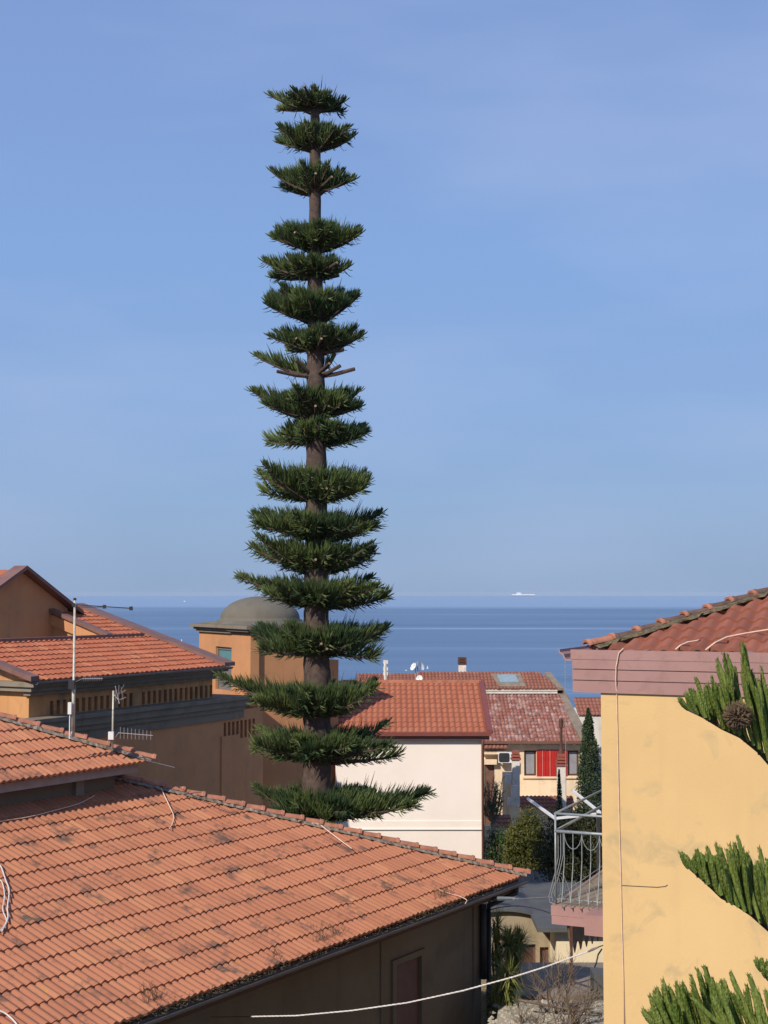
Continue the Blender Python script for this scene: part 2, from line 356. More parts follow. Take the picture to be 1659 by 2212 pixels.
# ------------------------------------------------------------------ tiled roof generator
def tiles(name, P0, e, up, length, rows, w, L, mat, parent, A=0.035, step=0.026, ns=7, clips=(), jit=0.006, seed=0, smooth=True):
    """P0: eave start; e, up unit vectors in the roof plane. Real corrugated, overlapping courses."""
    rng = np.random.RandomState(seed)
    P0 = np.array(P0); e = np.array(e); up = np.array(up); nrm = np.cross(e, up); 
    if nrm[2] < 0: nrm = -nrm
    nw = int(math.ceil(length/w)); us = np.arange(nw*ns+1)/ns
    fr_ = us - np.floor(us); prof = (0.5-0.5*np.cos(2*np.pi*fr_))**0.75
    V = []; UV = []; F = []; wpt = 0.5 if w < 0.18 else 1.0
    for r in range(rows):
        tj = rng.uniform(-1,1,nw+1); tl = rng.uniform(-1,1,nw+1)
        ti = np.minimum(np.floor(us).astype(int), nw)
        slip = (rng.uniform(0,1,nw+1) < 0.02)*-0.05*(1 if jit > 0.004 else 0)
        dz = tj[ti]*jit*prof; dl = tl[ti]*jit*1.6*prof + slip[ti]*prof
        rowdrift = rng.uniform(-0.004,0.004)
        base = len(V)
        lines = [(-0.02 if r else 0.0, step, 0.0), (0.25, step*0.75, 0.25), (1.0, 0.0, 0.99)]
        # riser bottom
        pts = P0 + np.outer(us*w, e) + np.outer(np.full_like(us, r*L-0.02*L)+dl+0.0+rowdrift, up) + np.outer(A*prof*0.97 + (0.0 if r else -0.012) - 0.002, nrm)
        V.extend(pts); UV.extend(np.stack([us*wpt+0.0, np.full_like(us, r+0.01)], 1))
        for (v, h, uvv) in lines:
            jl = dl if v <= 0 else 0*dl
            pts = P0 + np.outer(us*w, e) + np.outer(r*L + v*L + jl + rowdrift*(v<=0), up) + np.outer(A*prof + h + dz*(1-v), nrm)
            V.extend(pts); UV.extend(np.stack([us*wpt, np.full_like(us, r+min(max(uvv,0.01),0.99))], 1))
        m_ = len(us)
        for k in range(3):
            a = base+k*m_
            for i in range(m_-1): F.append((a+i, a+i+1, a+m_+i+1, a+m_+i))
    off = WO[parent.name] if parent else Vector((0,0,0))
    me = bpy.data.meshes.new(name); V = np.array(V) - np.array(off)
    me.from_pydata(V.tolist(), [], F)
    ul = me.uv_layers.new(name='tiles'); li = np.zeros(len(me.loops), dtype=np.int32); me.loops.foreach_get('vertex_index', li)
    UV = np.array(UV)
    # per-face u taken at face centre side so a tile never bleeds into its neighbour
    uvl = UV[li].reshape(-1,4,2); cen = np.floor(uvl.mean(axis=1))
    uvl = np.clip(uvl, cen[:,None,:]+0.002, cen[:,None,:]+0.998)
    ul.data.foreach_set('uv', uvl.astype(np.float32).ravel())
    me.materials.append(mat)
    if clips:
        bm = bmesh.new(); bm.from_mesh(me)
        for (pc, nc) in clips:
            bmesh.ops.bisect_plane(bm, geom=bm.verts[:]+bm.edges[:]+bm.faces[:], plane_co=Vector(pc)-off, plane_no=Vector(nc), clear_outer=True)
        bm.to_mesh(me); bm.free()
    if smooth: me.polygons.foreach_set('use_smooth', [False]*len(me.polygons))
    o = bpy.data.objects.new(name, me); COL.objects.link(o)
    if parent: o.parent = parent
    WO[o.name] = off.copy(); return o
def caps(name, p0, p1, mat, parent, r=0.095, ln=0.42, lift=0.03, seed=1, n=7):
    """overlapping half round ridge tiles from p0 (low end) to p1"""
    rng = random.Random(seed); p0 = Vector(p0); p1 = Vector(p1); d = p1-p0; k = max(1, int(round(d.length/ln))); t = d.normalized()
    side = t.cross(Vector((0,0,1))).normalized(); up = side.cross(t).normalized()
    mb = MB()
    for i in range(k):
        a = p0 + d*(i/k) - t*0.03; c = p0 + d*((i+1)/k) + t*0.01
        h0 = lift + 0.022 + rng.uniform(-.004,.006); h1 = lift - 0.004
        sh = side*rng.uniform(-.012,.012); base = len(mb.v)
        prof = [(a, r*1.16, h0), (a+t*0.055, r*1.14, h0), (a+t*0.07, r, h0-0.004), (c, r*0.86, h1)]
        for (q, rr, hh) in prof:
            for j in range(n+1):
                an = math.pi*j/n; mb.v.append(q + sh + side*math.cos(an)*rr + up*(math.sin(an)*rr*0.8+hh))
        for s_ in range(len(prof)-1):
            for j in range(n):
                q = base+s_*(n+1)+j; mb.f.append((q, q+1, q+n+2, q+n+1))
        # dark end thickness
        base2 = len(mb.v)
        for j in range(n+1):
            an = math.pi*j/n; mb.v.append(a + sh + side*math.cos(an)*r*0.95 + up*(math.sin(an)*r*0.62+h0-0.01))
        for j in range(n): mb.f.append((base+j, base+j+1, base2+j+1, base2+j))
    return mb.build(name, mat, parent, smooth=False)
M['cap'] = flat('ridge_terracotta', (0.40,0.165,0.10), 0.85, var=0.3, sc=5, bmp=0.4)
M['capB'] = flat('ridge_dark', (0.14,0.085,0.065), 0.85, var=0.4, sc=5, bmp=0.4)
def mortar_strip(parent, p0, p1, wd=0.13, h=0.06, seed=3, side_sign=0):
    rng = random.Random(seed); p0 = Vector(p0); p1 = Vector(p1); d = p1-p0; k = int(d.length/0.07); t = d.normalized()
    side = t.cross(Vector((0,0,1))).normalized(); up = side.cross(t).normalized(); mb = MB()
    prof = [(-1,-0.05),(-0.75,0.7),(0,1),(0.75,0.7),(1,-0.05)]
    for i in range(k+1):
        q = p0 + d*(i/k)
        for (x, z) in prof: mb.v.append(q + side*(x*wd*rng.uniform(.75,1.3)) + up*(z*h*rng.uniform(.6,1.2)))
    for i in range(k):
        for j in range(4):
            a = i*5+j; mb.f.append((a, a+1, a+6, a+5))
    return mb.build('mortar', M['mortar'], parent)
def perp_out(e):   # normal to the right of e (toward camera side for walls receding to the right)
    return Vector((e.y, -e.x, 0))
def upv(n, tan):   # upslope unit vector for a roof facing n
    c = 1/math.sqrt(1+tan*tan); return Vector((-n.x*c, -n.y*c, tan*c))

# ================================================================== HOUSE A : near left house with hipped tile roof
Yc = 32.0
cA = PY(1133, 1893, Yc); zA = cA.z
pA0 = PZ(253, 2214, zA)
eA = Vector((cA.x-pA0.x, cA.y-pA0.y, 0)).normalized(); nA = perp_out(eA)
frA = Fr(cA, eA, nA)                # s=0 at far eave corner, negative towards the camera; o=0 at the eave edge
tanA = 0.375
houseA = thing('house', (cA.x, cA.y, -12.5), 'grey brown house with big weathered red tile hip roof in the near foreground', 'house')
upA = upv(nA, tanA)
LA = 21.0
hipn = (eA*1.0 + nA*1.0)            # hip line runs along (-e - n): vertical plane normal
hip_nrm = (eA - nA).normalized()    # keep the side where (P-c).hip_nrm < 0
P0 = frA.p(-LA, 0, zA)
tiles('roof', P0, eA, upA, LA+0.2, 22, 0.16, 0.47, M['tileA'], houseA, A=0.034, step=0.029, ns=7, jit=0.009, clips=[(cA, hip_nrm)], seed=11)
up2 = upv(eA, tanA)
tiles('roof', frA.p(0, 0, zA), -nA, up2, 10.2, 22, 0.16, 0.47, M['tileA'], houseA, A=0.034, step=0.032, ns=4, clips=[(cA, -hip_nrm)], seed=12)
def onA(px, py, lift=0.06):
    nn_ = Vector((nA.x*tanA, nA.y*tanA, 1)).normalized(); return PPL(px, py, cA + nn_*lift, nn_)
hd = (-eA - nA); hipdir = Vector((hd.x, hd.y, tanA))      # plan length sqrt2, rise tan per unit
h0 = cA + Vector((0,0,0.0)); h1 = cA + hipdir*7.0
mortar_strip(houseA, h0 + Vector((0,0,0.03)), h1 + Vector((0,0,0.03)), wd=0.15, h=0.075, seed=5)
caps('ridge_tiles', h0 + hipdir.normalized()*-0.05, h1, M['cap'], houseA, r=0.10, ln=0.44, lift=0.075, seed=4)
# walls
OV = 0.75
wz0, wz1 = -12.5, zA - 0.16
mb = MB()
def opA(px0, py0, px1, py1):
    a, z = frA.hit(px0, py0, -OV); a2, z2 = frA.hit(px1, py1, -OV); return a, a2, z2, z
sA0, zt = frA.hit(853, 2085, -OV); sA1, zt2 = frA.hit(907, 2062, -OV)
winA = (sA0, sA1, zt-1.75, zt)
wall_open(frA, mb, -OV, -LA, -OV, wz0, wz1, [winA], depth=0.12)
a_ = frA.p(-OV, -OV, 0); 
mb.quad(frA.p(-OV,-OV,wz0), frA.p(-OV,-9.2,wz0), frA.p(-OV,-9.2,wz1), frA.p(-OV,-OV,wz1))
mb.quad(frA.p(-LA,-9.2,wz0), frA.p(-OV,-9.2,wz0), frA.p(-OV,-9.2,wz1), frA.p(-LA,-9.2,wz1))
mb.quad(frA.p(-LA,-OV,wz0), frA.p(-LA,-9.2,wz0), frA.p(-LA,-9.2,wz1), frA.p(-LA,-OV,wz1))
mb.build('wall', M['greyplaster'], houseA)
mb = MB(); frA.box(mb, -LA, -0.12, -OV-0.1, -0.12, zA-0.20, zA-0.16); frA.box(mb, -OV-0.1+0.003, -0.12, -9.2, -OV-0.1, zA-0.20, zA-0.16)
mb.build('soffit', M['soffit'], houseA)
mb = MB(); frA.box(mb, -LA, -0.10, -0.12, -0.10, zA-0.30, zA-0.02); frA.box(mb, -0.12, -0.10, -9.2, -0.123, zA-0.30, zA-0.02)
mb.build('fascia', M['brownwood'], houseA)
def gutter(fr, parent, a0, a1, o, z, r=0.075, mat=None, n=6, name='gutter'):
    mb = MB()
    sec = [(math.cos(math.pi + math.pi*k/n)*r, math.sin(math.pi+math.pi*k/n)*r) for k in range(n+1)]
    sec2 = [(x*0.86, y*0.86) for x, y in sec][::-1]
    loop = sec + sec2; base = len(mb.v)
    for a in (a0, a1):
        for x, y in loop: mb.v.append(fr.p(a, o+x, z+y))
    k = len(loop)
    for j in range(k): mb.f.append((j, (j+1)%k, k+(j+1)%k, k+j))
    mb.f.append(tuple(range(k))); mb.f.append(tuple(range(2*k-1, k-1, -1)))
    return mb.build(name, mat or M['greymetal'], parent)
gutter(frA, houseA, -LA, 0.02, 0.0, zA-0.10, 0.085, M['greymetal'])
# soffit-level lilac-brown band, window parts
wn = MB(); frA.box(wn, winA[0]-0.14, winA[0], -OV, -OV+0.05, winA[2], winA[3]+0.12); frA.box(wn, winA[1], winA[1]+0.14, -OV, -OV+0.05, winA[2], winA[3]+0.12)
frA.box(wn, winA[0]+0.002, winA[1]-0.002, -OV, -OV+0.05, winA[3], winA[3]+0.12)
wA = wn.build('window', M['greyplaster'], houseA)
mb = MB(); k = 0; z = winA[2]
while z < winA[3]-0.03:
    mb.hexa([frA.p(winA[0]+.02,-OV-.02,z), frA.p(winA[1]-.02,-OV-.02,z), frA.p(winA[1]-.02,-OV-.06,z), frA.p(winA[0]+.02,-OV-.06,z),
             frA.p(winA[0]+.02,-OV-.045,z+.05), frA.p(winA[1]-.02,-OV-.045,z+.05), frA.p(winA[1]-.02,-OV-.06,z+.05), frA.p(winA[0]+.02,-OV-.06,z+.05)]); z += 0.055
mb.build('shutter', M['shutter'], wA)
mb = MB(); frA.box(mb, -OV-0.32, -OV-0.0, -OV, -OV+0.035, wz0, wz1-.01); 
sP, _ = frA.hit(828, 2120, -OV); frA.box(mb, sP-0.12, sP+0.12, -OV, -OV+0.03, wz0, wz1-.01); frA.box(mb, -LA, -OV-0.34, -OV, -OV+0.025, wz1-0.34, wz1-.01)
mb.build('wall_trim', M['greyplaster'], houseA)
# small dark vent opening low on the wall
# downpipe at the corner
dp = MB(); q0 = frA.p(-0.35, -0.02, zA-0.18); q1 = frA.p(-0.62, -OV+0.16, zA-0.62); dp.tube([q0, q0-Vector((0,0,.12)), q1, q1-Vector((0,0,.2)), Vector((q1.x,q1.y,-12.4))], 0.06, 8)
dp.build('downpipe', M['darkmetal'], houseA, smooth=True)
dp = MB(); q1 = frA.p(-0.80, -OV+0.12, zA-0.55); dp.tube([q1, Vector((q1.x,q1.y,zA-2.2))], 0.075, 8); q2 = frA.p(-0.66, -OV+0.10, zA-0.5); dp.tube([q2+Vector((0.09,-.05,0)), Vector((q2.x+.09,q2.y-.05,-12.4))], 0.035, 6)
dp.build('cable_conduit', M['darkmetal'], houseA, smooth=True)

# ---- upper storey of house A
tanU = 0.43
wc_ = PPL(248, 1704, cA, Vector((nA.x*tanA, nA.y*tanA, 1)).normalized())      # foot of the storey's corner on the lower roof
cU = wc_ + eA*0.55 + nA*0.5; zU = PY(318, 1646, cU.y).z; cU = Vector((cU.x, cU.y, zU))
frU = Fr(cU, eA, nA); upU = upv(nA, tanU); LU = 11.0
tiles('roof', frU.p(-LU, 0, zU), eA, upU, LU+0.2, 12, 0.16, 0.47, M['tileA'], houseA, A=0.036, step=0.034, ns=7, clips=[(cU, hip_nrm)], seed=21)
tiles('roof', frU.p(0,0,zU), -nA, upv(eA, tanU), 6.2, 12, 0.16, 0.47, M['tileA'], houseA, ns=4, clips=[(cU, -hip_nrm)], seed=22)
hipU = Vector((hd.x, hd.y, tanU))
mortar_strip(houseA, cU+Vector((0,0,.03)), cU+hipU*4.4+Vector((0,0,.03)), wd=0.15, h=0.08, seed=15)
caps('ridge_tiles', cU - hipU.normalized()*0.04, cU+hipU*4.4, M['cap'], houseA, r=0.10, ln=0.50, lift=0.08, seed=14)
mb = MB(); wall_open(frU, mb, -0.5, -LU, -0.55, wc_.z-1.2, zU-0.10, [], 0.1)
mb.quad(frU.p(-0.55,-0.5,wc_.z-1.2), frU.p(-0.55,-6,wc_.z-1.2), frU.p(-0.55,-6,zU-.1), frU.p(-0.55,-0.5,zU-.1))
mb.build('wall', M['greyplaster'], houseA)
mb = MB(); frU.box(mb, -LU, -0.22, -0.60, -0.16, zU-0.20, zU-0.03); frU.box(mb, -0.62, -0.22, -6, -0.603, zU-0.20, zU-0.03)
mb.build('fascia', M['soffit'], houseA)
mb = MB(); sQ, _ = frU.hit(168, 1700, -0.5); frU.box(mb, sQ-0.12, sQ+0.10, -0.53, -0.42, wc_.z-1.2, zU-0.203)
mb.build('wall_trim', M['greystone'], houseA)
def onU(px, py, lift=0.06):
    nn_ = Vector((nA.x*tanU, nA.y*tanU, 1)).normalized(); return PPL(px, py, cU + nn_*lift, nn_)

# ================================================================== BUILDING B : orange building with tall gable and long tiled roof
Yb = 49.0
eb0 = PY(485, 1440, Yb); zB = eb0.z
eb1 = PZ(93, 1471, zB)
eB = Vector((eb0.x-eb1.x, eb0.y-eb1.y, 0)).normalized(); nB = perp_out(eB)
frB = Fr(eb0, eB, nB); tanB = 0.30
print('eA', eA, 'eB', eB, 'zA', zA, 'zU', zU, 'cU', cU)
bB = thing('building', (eb0.x, eb0.y, -12.5), 'large orange plastered building with grey cornices, long tiled roof and tall brown gable', 'building')
sN, _ = frB.hit(82, 1500, 0.0)       # near corner of the upper wall
tT = 6.1
upB = upv(nB, tanB)
def roofBz(t): return zB + tanB*t
# top of the near roof part
_, _ = 0, 0
nnB = Vector((nB.x*tanB, nB.y*tanB, 1)).normalized()
pt = PPL(246, 1379, eb0, nnB); t_mid = -(pt-eb0).dot(nB); s_w = (pt-eb0).dot(eB)
rowsB = 22; Lb = 0.42
tiles('roof', frB.p(s_w, 0.05, zB), eB, upB, -s_w-0.02, int((tT+0.9)/math.cos(math.atan(tanB))/Lb), 0.24, Lb, M['tileB'], bB, A=0.04, step=0.035, ns=5, seed=31)
tiles('roof', frB.p(sN-0.45, 0.05, zB), eB, upB, s_w-sN+0.45, int(t_mid/math.cos(math.atan(tanB))/Lb)+1, 0.24, Lb, M['tileB'], bB, A=0.04, step=0.035, ns=5, seed=32)
# flashings
def strip(mb, a, b2, wdt, th, wv=Vector((0,0,1))):
    d = (b2-a).normalized(); s = d.cross(wv).normalized()*wdt/2; u = Vector((0,0,th))
    mb.hexa([a-s, b2-s, b2+s, a+s, a-s+u, b2-s+u, b2+s+u, a+s+u])
mb = MB()
tp = tT+0.75
strip(mb, frB.p(0.16, 0.12, zB+0.02), frB.p(0.16, -tp, roofBz(tp)+0.02), 0.62, 0.13)      # far rake
strip(mb, frB.p(s_w-0.1, -t_mid-.1, roofBz(t_mid)+0.03), frB.p(s_w-0.1, -tT, roofBz(tT)+0.06), 0.30, 0.14)   # wedge rake
strip(mb, frB.p(sN-0.45, -t_mid-0.05, roofBz(t_mid)+0.02), frB.p(s_w+1.6, -t_mid-0.05, roofBz(t_mid)+0.02), 0.26, 0.12)
strip(mb, frB.p(sN-0.30, 0.16, zB+0.02), frB.p(sN-0.30, -t_mid-.3, roofBz(t_mid)+0.06), 0.34, 0.15)
mb.build('flashing', M['brownmetal'], bB)
# wedge wall facing left
mb = MB(); d1, d2 = t_mid-0.1, tT
mb.poly([frB.p(s_w-0.02,-d1,zB-0.3), frB.p(s_w-0.02,-d1,roofBz(d1)), frB.p(s_w-0.02,-d2,roofBz(d2)), frB.p(s_w-0.02,-d2,zB-0.3)])
mb.quad(frB.p(s_w-0.14,-d1,roofBz(d1)-.02), frB.p(s_w-0.14,-d2,roofBz(d2)-.02), frB.p(s_w-0.14,-d2,roofBz(d2)-0.40), frB.p(s_w-0.14,-d1,roofBz(d1)-0.40))
mb.quad(frB.p(s_w-0.14,-d1,roofBz(d1)-.40), frB.p(s_w-0.14,-d2,roofBz(d2)-.40), frB.p(s_w-0.02,-d2,roofBz(d2)-0.40), frB.p(s_w-0.02,-d1,roofBz(d1)-0.40))
mb.build('wall', M['orange'], bB)
# terrace floor
mb = MB(); mb.quad(frB.p(sN,-t_mid,zB+.3), frB.p(s_w,-t_mid,zB+.3), frB.p(s_w,-tT,zB+.3), frB.p(sN,-tT,zB+.3)); mb.build('terrace_floor', M['concrete'], bB)
# tall gable
pk_s, pk_z = frB.hit(43, 1231, -tT); rt_s, rt_z = frB.hit(152, 1318, -tT)
hw = rt_s - pk_s; lf_s = pk_s - hw
mb = MB(); dep = 9.0
G5 = [(lf_s+0.15,zB-3),(rt_s-0.15,zB-3),(rt_s-0.15,rt_z+.06),(pk_s,pk_z-.02),(lf_s+0.15,rt_z+.06)]
mb.poly([frB.p(a,-tT,z) for a,z in G5]); mb.poly([frB.p(a,-tT-dep,z) for a,z in reversed(G5)])
for k in (1,4): 
    (a0,z0_),(a1,z1_) = G5[k], G5[(k+1)%5]; mb.quad(frB.p(a0,-tT,z0_), frB.p(a1,-tT,z1_), frB.p(a1,-tT-dep,z1_), frB.p(a0,-tT-dep,z0_))
mb.build('gable_wall', M['orange'], bB)
mb = MB()
for sg in (-1, 1):
    a = frB.p(pk_s, -tT+0.35, pk_z+.02); c = frB.p(pk_s+sg*(hw+0.35), -tT+0.35, pk_z-(pk_z-rt_z)*(hw+0.35)/hw+.02)
    a2 = frB.p(pk_s, -tT-0.25, pk_z+.02); c2 = frB.p(pk_s+sg*(hw+0.35), -tT-0.25, pk_z-(pk_z-rt_z)*(hw+0.35)/hw+.02)
    u = Vector((0,0,0.13)); mb.hexa([a,c,c2,a2,a+u,c+u,c2+u,a2+u])
mb.build('verge_flashing', M['brownmetal'], bB)
tg = (pk_z-rt_z)/hw
upl = (eB*1.0 + Vector((0,0,tg))).normalized()
tiles('roof', frB.p(lf_s-0.4, -tT-0.2, pk_z-tg*(hw+0.4)+.03), -nB, upl, dep, int((hw+0.4)*math.sqrt(1+tg*tg)/Lb), 0.24, Lb, M['tileB'], bB, ns=4, seed=33)
upr = (-eB + Vector((0,0,tg))).normalized()
tiles('roof', frB.p(rt_s+0.4, -tT-0.2, pk_z-tg*(hw+0.4)+.03), -nB, upr, dep, int((hw+0.4)*math.sqrt(1+tg*tg)/Lb), 0.24, Lb, M['tileB'], bB, ns=4, seed=34)
# upper wall with slots
zc2 = PPL(545, 1502, frB.p(0,0.30,0), nB).z          # top of the lower cornice
slots = []
def slotrow(pxs, pya, pyb, hh, n_, o):
    a, z = frB.hit(pxs[0], pya, o); a2, z2 = frB.hit(pxs[1], pyb, o)
    return [(a+(a2-a)*k/(n_-1)-0.075, a+(a2-a)*k/(n_-1)+0.075, min(z,z2)-hh/2, min(z,z2)+hh/2) for k in range(n_)]
oW = -0.35
slots = slotrow((112,283), 1529, 1508, 0.42, 14, oW) + slotrow((310,456), 1506, 1493, 0.42, 14, oW)
wb = MB(); mb = MB(); sFar = -0.55
wall_open(frB, mb, oW, sN, sFar, zc2-0.3, zB-0.05, slots, depth=0.16)
mb.quad(frB.p(sFar,oW,zc2-.3), frB.p(sFar,-6,zc2-.3), frB.p(sFar,-6,zB-.05), frB.p(sFar,oW,zB-.05))
mb.build('wall', M['orangedirty'], bB)
# near end wall facing left (lit)
mb = MB()
mb.poly([frB.p(sN,oW,-12.5), frB.p(sN,-t_mid,-12.5), frB.p(sN,-t_mid,roofBz(t_mid)-.02), frB.p(sN,oW,roofBz(-oW)-.02)])
mb.poly([frB.p(sN,-t_mid,-12.5), frB.p(sN,-16,-12.5), frB.p(sN,-16,roofBz(tT)-2), frB.p(sN,-t_mid,roofBz(tT)-2)])
mb.build('end_wall', M['orangedirty'], bB)
# eave cornices
mb = MB(); frB.box(mb, sN-0.30, 0.10, oW-0.1, 0.10, zB-0.16, zB-0.01); frB.box(mb, sN-0.22, -0.05, oW-0.1, -0.06, zB-0.30, zB-0.163); frB.box(mb, sN-0.12, -0.2, oW-0.1, -0.18, zB-0.42, zB-0.303)
frB.box(mb, sN-0.30, sN+0.05, -t_mid-1, oW-0.102, zB-0.16, zB-0.01); frB.box(mb, sN-0.22, sN+0.05, -t_mid-1, oW-0.102, zB-0.30, zB-0.163)
mb.build('eave_cornice', M['greystone'], bB)
gutter(frB, bB, sN-0.3, 0.15, 0.19, zB-0.0, 0.085, M['greymetal'], name='gutter')
# lower cornice and main wall
zz = zc2; mb = MB(); sF2 = 2.45; oM = 0.0
frB.box(mb, sN-1.5, sF2-1.2, oW-0.002, 0.32, zz-0.12, zz); frB.box(mb, sN-1.4, sF2-1.25, oM-0.2, 0.24, zz-0.34, zz-0.123); frB.box(mb, sN-1.3, sF2-1.3, oM-0.2, 0.15, zz-0.50, zz-0.343); frB.box(mb, sN-1.2, sF2-1.33, oM-0.2, 0.07, zz-0.78, zz-0.503)
frB.box(mb, sFar+0.003, sF2-1.2, -6, oW-0.005, zz-0.12, zz-0.003)
mb.build('lower_cornice', M['greystone'], bB)
low = slotrow((486,548), 1574, 1571, 0.62, 8, oM)
mb = MB(); wall_open(frB, mb, oM, sN-1.2, sF2, -12.5, zz-0.5, low, depth=0.2)
mb.quad(frB.p(sF2,oM,-12.5), frB.p(sF2,-4,-12.5), frB.p(sF2,-4,zz-.5), frB.p(sF2,oM,zz-.5))
mb.quad(frB.p(sN-1.2,oM,-12.5), frB.p(sN-1.2,-4,-12.5), frB.p(sN-1.2,-4,zz-.8), frB.p(sN-1.2,oM,zz-.8))
sp1, _ = frB.hit(478, 1650, oM)
frB.box(mb, sp1-0.04, sF2-1.6, oM, oM+0.045, -12.5, zz-1.35)
mb.build('main_wall', M['orange'], bB)

# ================================================================== TOWER with dome
Yt = 52.2
ct = PY(545, 1400, Yt)
phi = math.radians(60)
Ln = Vector((-math.sin(phi), -math.cos(phi), 0)); Rn = Vector((math.cos(phi), -math.sin(phi), 0))
Le = -Rn           # along the left face going away from the corner
Re = -Ln
wL, wR = 4.55, 3.75
frL = Fr(ct, Le, Ln); frR = Fr(ct, Re, Rn)
# exact widths from the photograph
wL = abs(frL.hit(430, 1400, 0)[0]); wR = abs(frR.hit(700, 1400, 0)[0]); print('tower', wL, wR)
tower = thing('tower', (ct.x, ct.y, -12.5), 'square orange tower with grey cornice and low grey dome behind the tall tree', 'tower')
ztop = PY(545, 1371, Yt).z
mb = MB()
wa, wzb = frL.hit(506, 1437, 0); wb_, wzt = frL.hit(466, 1396, 0)
wopen = (wa, wb_, PY(500,1500,Yt).z, wzt)
wall_open(frL, mb, 0, 0, wL, -12.5, ztop, [wopen], depth=0.22, back=False)
wall_open(frR, mb, 0, 0, wR, -12.5, ztop, [], 0.2)
o_ = Vector((ct.x, ct.y, 0)); A1 = o_+Le*wL; A2 = o_+Re*wR; A3 = o_+Le*wL+Re*wR
for (a, c) in ((A1,A3),(A3,A2)): mb.quad(a+Vector((0,0,-12.5)), c+Vector((0,0,-12.5)), c+Vector((0,0,ztop)), a+Vector((0,0,ztop)))
mb.build('wall', M['orange'], tower)
mb = MB(); za_ = PY(730,1425,54.5).z; wx_ = abs(frR.hit(731,1500,-0.35)[0]); frR.box(mb, wR-0.6, wx_, -2.2, -0.35, -12.5, za_); mb.build('lower_annex', M['orange'], tower)
mb = MB(); pw = abs(frL.hit(507,1400,0)[0]); pr = 0.13
def obox(mb, a0, a1, b0, b1, z0, z1):   # a along Le, b along Re from the corner
    P = lambda a, c, z: o_+Le*a+Re*c+Vector((0,0,z))
    mb.hexa([P(a0,b0,z0),P(a0,b1,z0),P(a1,b1,z0),P(a1,b0,z0),P(a0,b0,z1),P(a0,b1,z1),P(a1,b1,z1),P(a1,b0,z1)])
obox(mb, -pr, pw, -pr, 0.22, -12.5, ztop-.002)
obox(mb, -pr, 0.22, wR-0.5, wR+0.1, -12.5, ztop-.002)
mb.build('corner_pilaster', M['orange'], tower)
mb = MB()
for (p_, z0, z1) in ((0.10, 0.0, 0.10), (0.18, 0.103, 0.20), (0.30, 0.203, 0.34)):
    obox(mb, -p_, wL+p_, -p_, wR+p_, ztop+z0, ztop+z1)
for (p_, z0, z1) in ((0.12, -0.05, 0.098), (0.32, 0.106, 0.197), (0.42, 0.206, 0.337)):
    obox(mb, -p_, pw+0.05, -p_, 0.35, ztop+z0, ztop+z1)
mb.build('cornice', M['greystone'], tower)
zc = ztop+0.34; ctr = o_+Le*wL/2+Re*wR/2
mb = MB(); P = lambda a, c, z: o_+Le*a+Re*c+Vector((0,0,z))
q = [P(-.25,-.25,zc+.003), P(wL+.25,-.25,zc+.003), P(wL+.25,wR+.25,zc+.003), P(-.25,wR+.25,zc+.003)]; rr = 1.75; zt_ = zc+0.12
ringd = [ctr+Vector((math.cos(2*math.pi*k/32)*rr, math.sin(2*math.pi*k/32)*rr, zt_)) for k in range(32)]
mb.poly(q); 
b0 = len(mb.v); mb.v += ringd; mb.f.append(tuple(range(b0, b0+32)))
sq = []
for k in range(32):
    d = Vector((math.cos(2*math.pi*k/32), math.sin(2*math.pi*k/32), 0)); a = d.dot(Le); c = d.dot(Re)
    f_ = min((wL/2+.25)/max(abs(a),1e-6), (wR/2+.25)/max(abs(c),1e-6)); sq.append(ctr+d*f_+Vector((0,0,zc+.006)))
b1 = len(mb.v); mb.v += sq
for k in range(32): mb.f.append((b1+k, b1+(k+1)%32, b0+(k+1)%32, b0+k))
mb.build('flat_roof', M['dome'], tower)
ztd = PY(573, 1288, ctr.y).z; zbase = zt_; rd = 86/3000*ctr.y*1.0
mb = MB(); H = ztd - zbase; nr, nsg = 14, 40
prof = [(rd*1.05, -0.03), (rd*1.05, 0.05), (rd, 0.055)] + [(rd*math.cos(math.pi/2*k/nr), 0.055+(H-.055)*math.sin(math.pi/2*k/nr)) for k in range(1, nr)]
for (r_, h_) in prof:
    for k in range(nsg): mb.v.append(ctr+Vector((r_*math.cos(2*math.pi*k/nsg), r_*math.sin(2*math.pi*k/nsg), zbase+h_)))
for i in range(len(prof)-1):
    for k in range(nsg): mb.f.append((i*nsg+k, i*nsg+(k+1)%nsg, (i+1)*nsg+(k+1)%nsg, (i+1)*nsg+k))
mb.v.append(ctr+Vector((0,0,ztd))); L_ = len(mb.v)-1; i = len(prof)-1
for k in range(nsg): mb.f.append((i*nsg+k, i*nsg+(k+1)%nsg, L_))
mb.build('dome', M['dome'], tower, smooth=True)
mb = MB(); a0, a1, z0, z1 = wopen; zm = PY(500,1436,Yt).z
frL.box(mb, a0, a0+.07, -.16, -.08, z0, z1); frL.box(mb, a1-.07, a1, -.16, -.08, z0, z1); frL.box(mb, a0+.07, a1-.07, -.16, -.08, z1-.12, z1); frL.box(mb, a0+.07, a1-.07, -.16, -.08, zm-.06, zm)
wt = mb.build('window', M['greymetal'], tower)
mb = MB(); frL.box(mb, a0+.003, a1-.003, -.15, -.12, zm, z1-.01); mb.build('pane', M['teal'], wt)
mb = MB(); frL.box(mb, a0+.003, a1-.003, -.15, -.12, z0, zm-.062); mb.build('panel', M['greymetal'], wt)
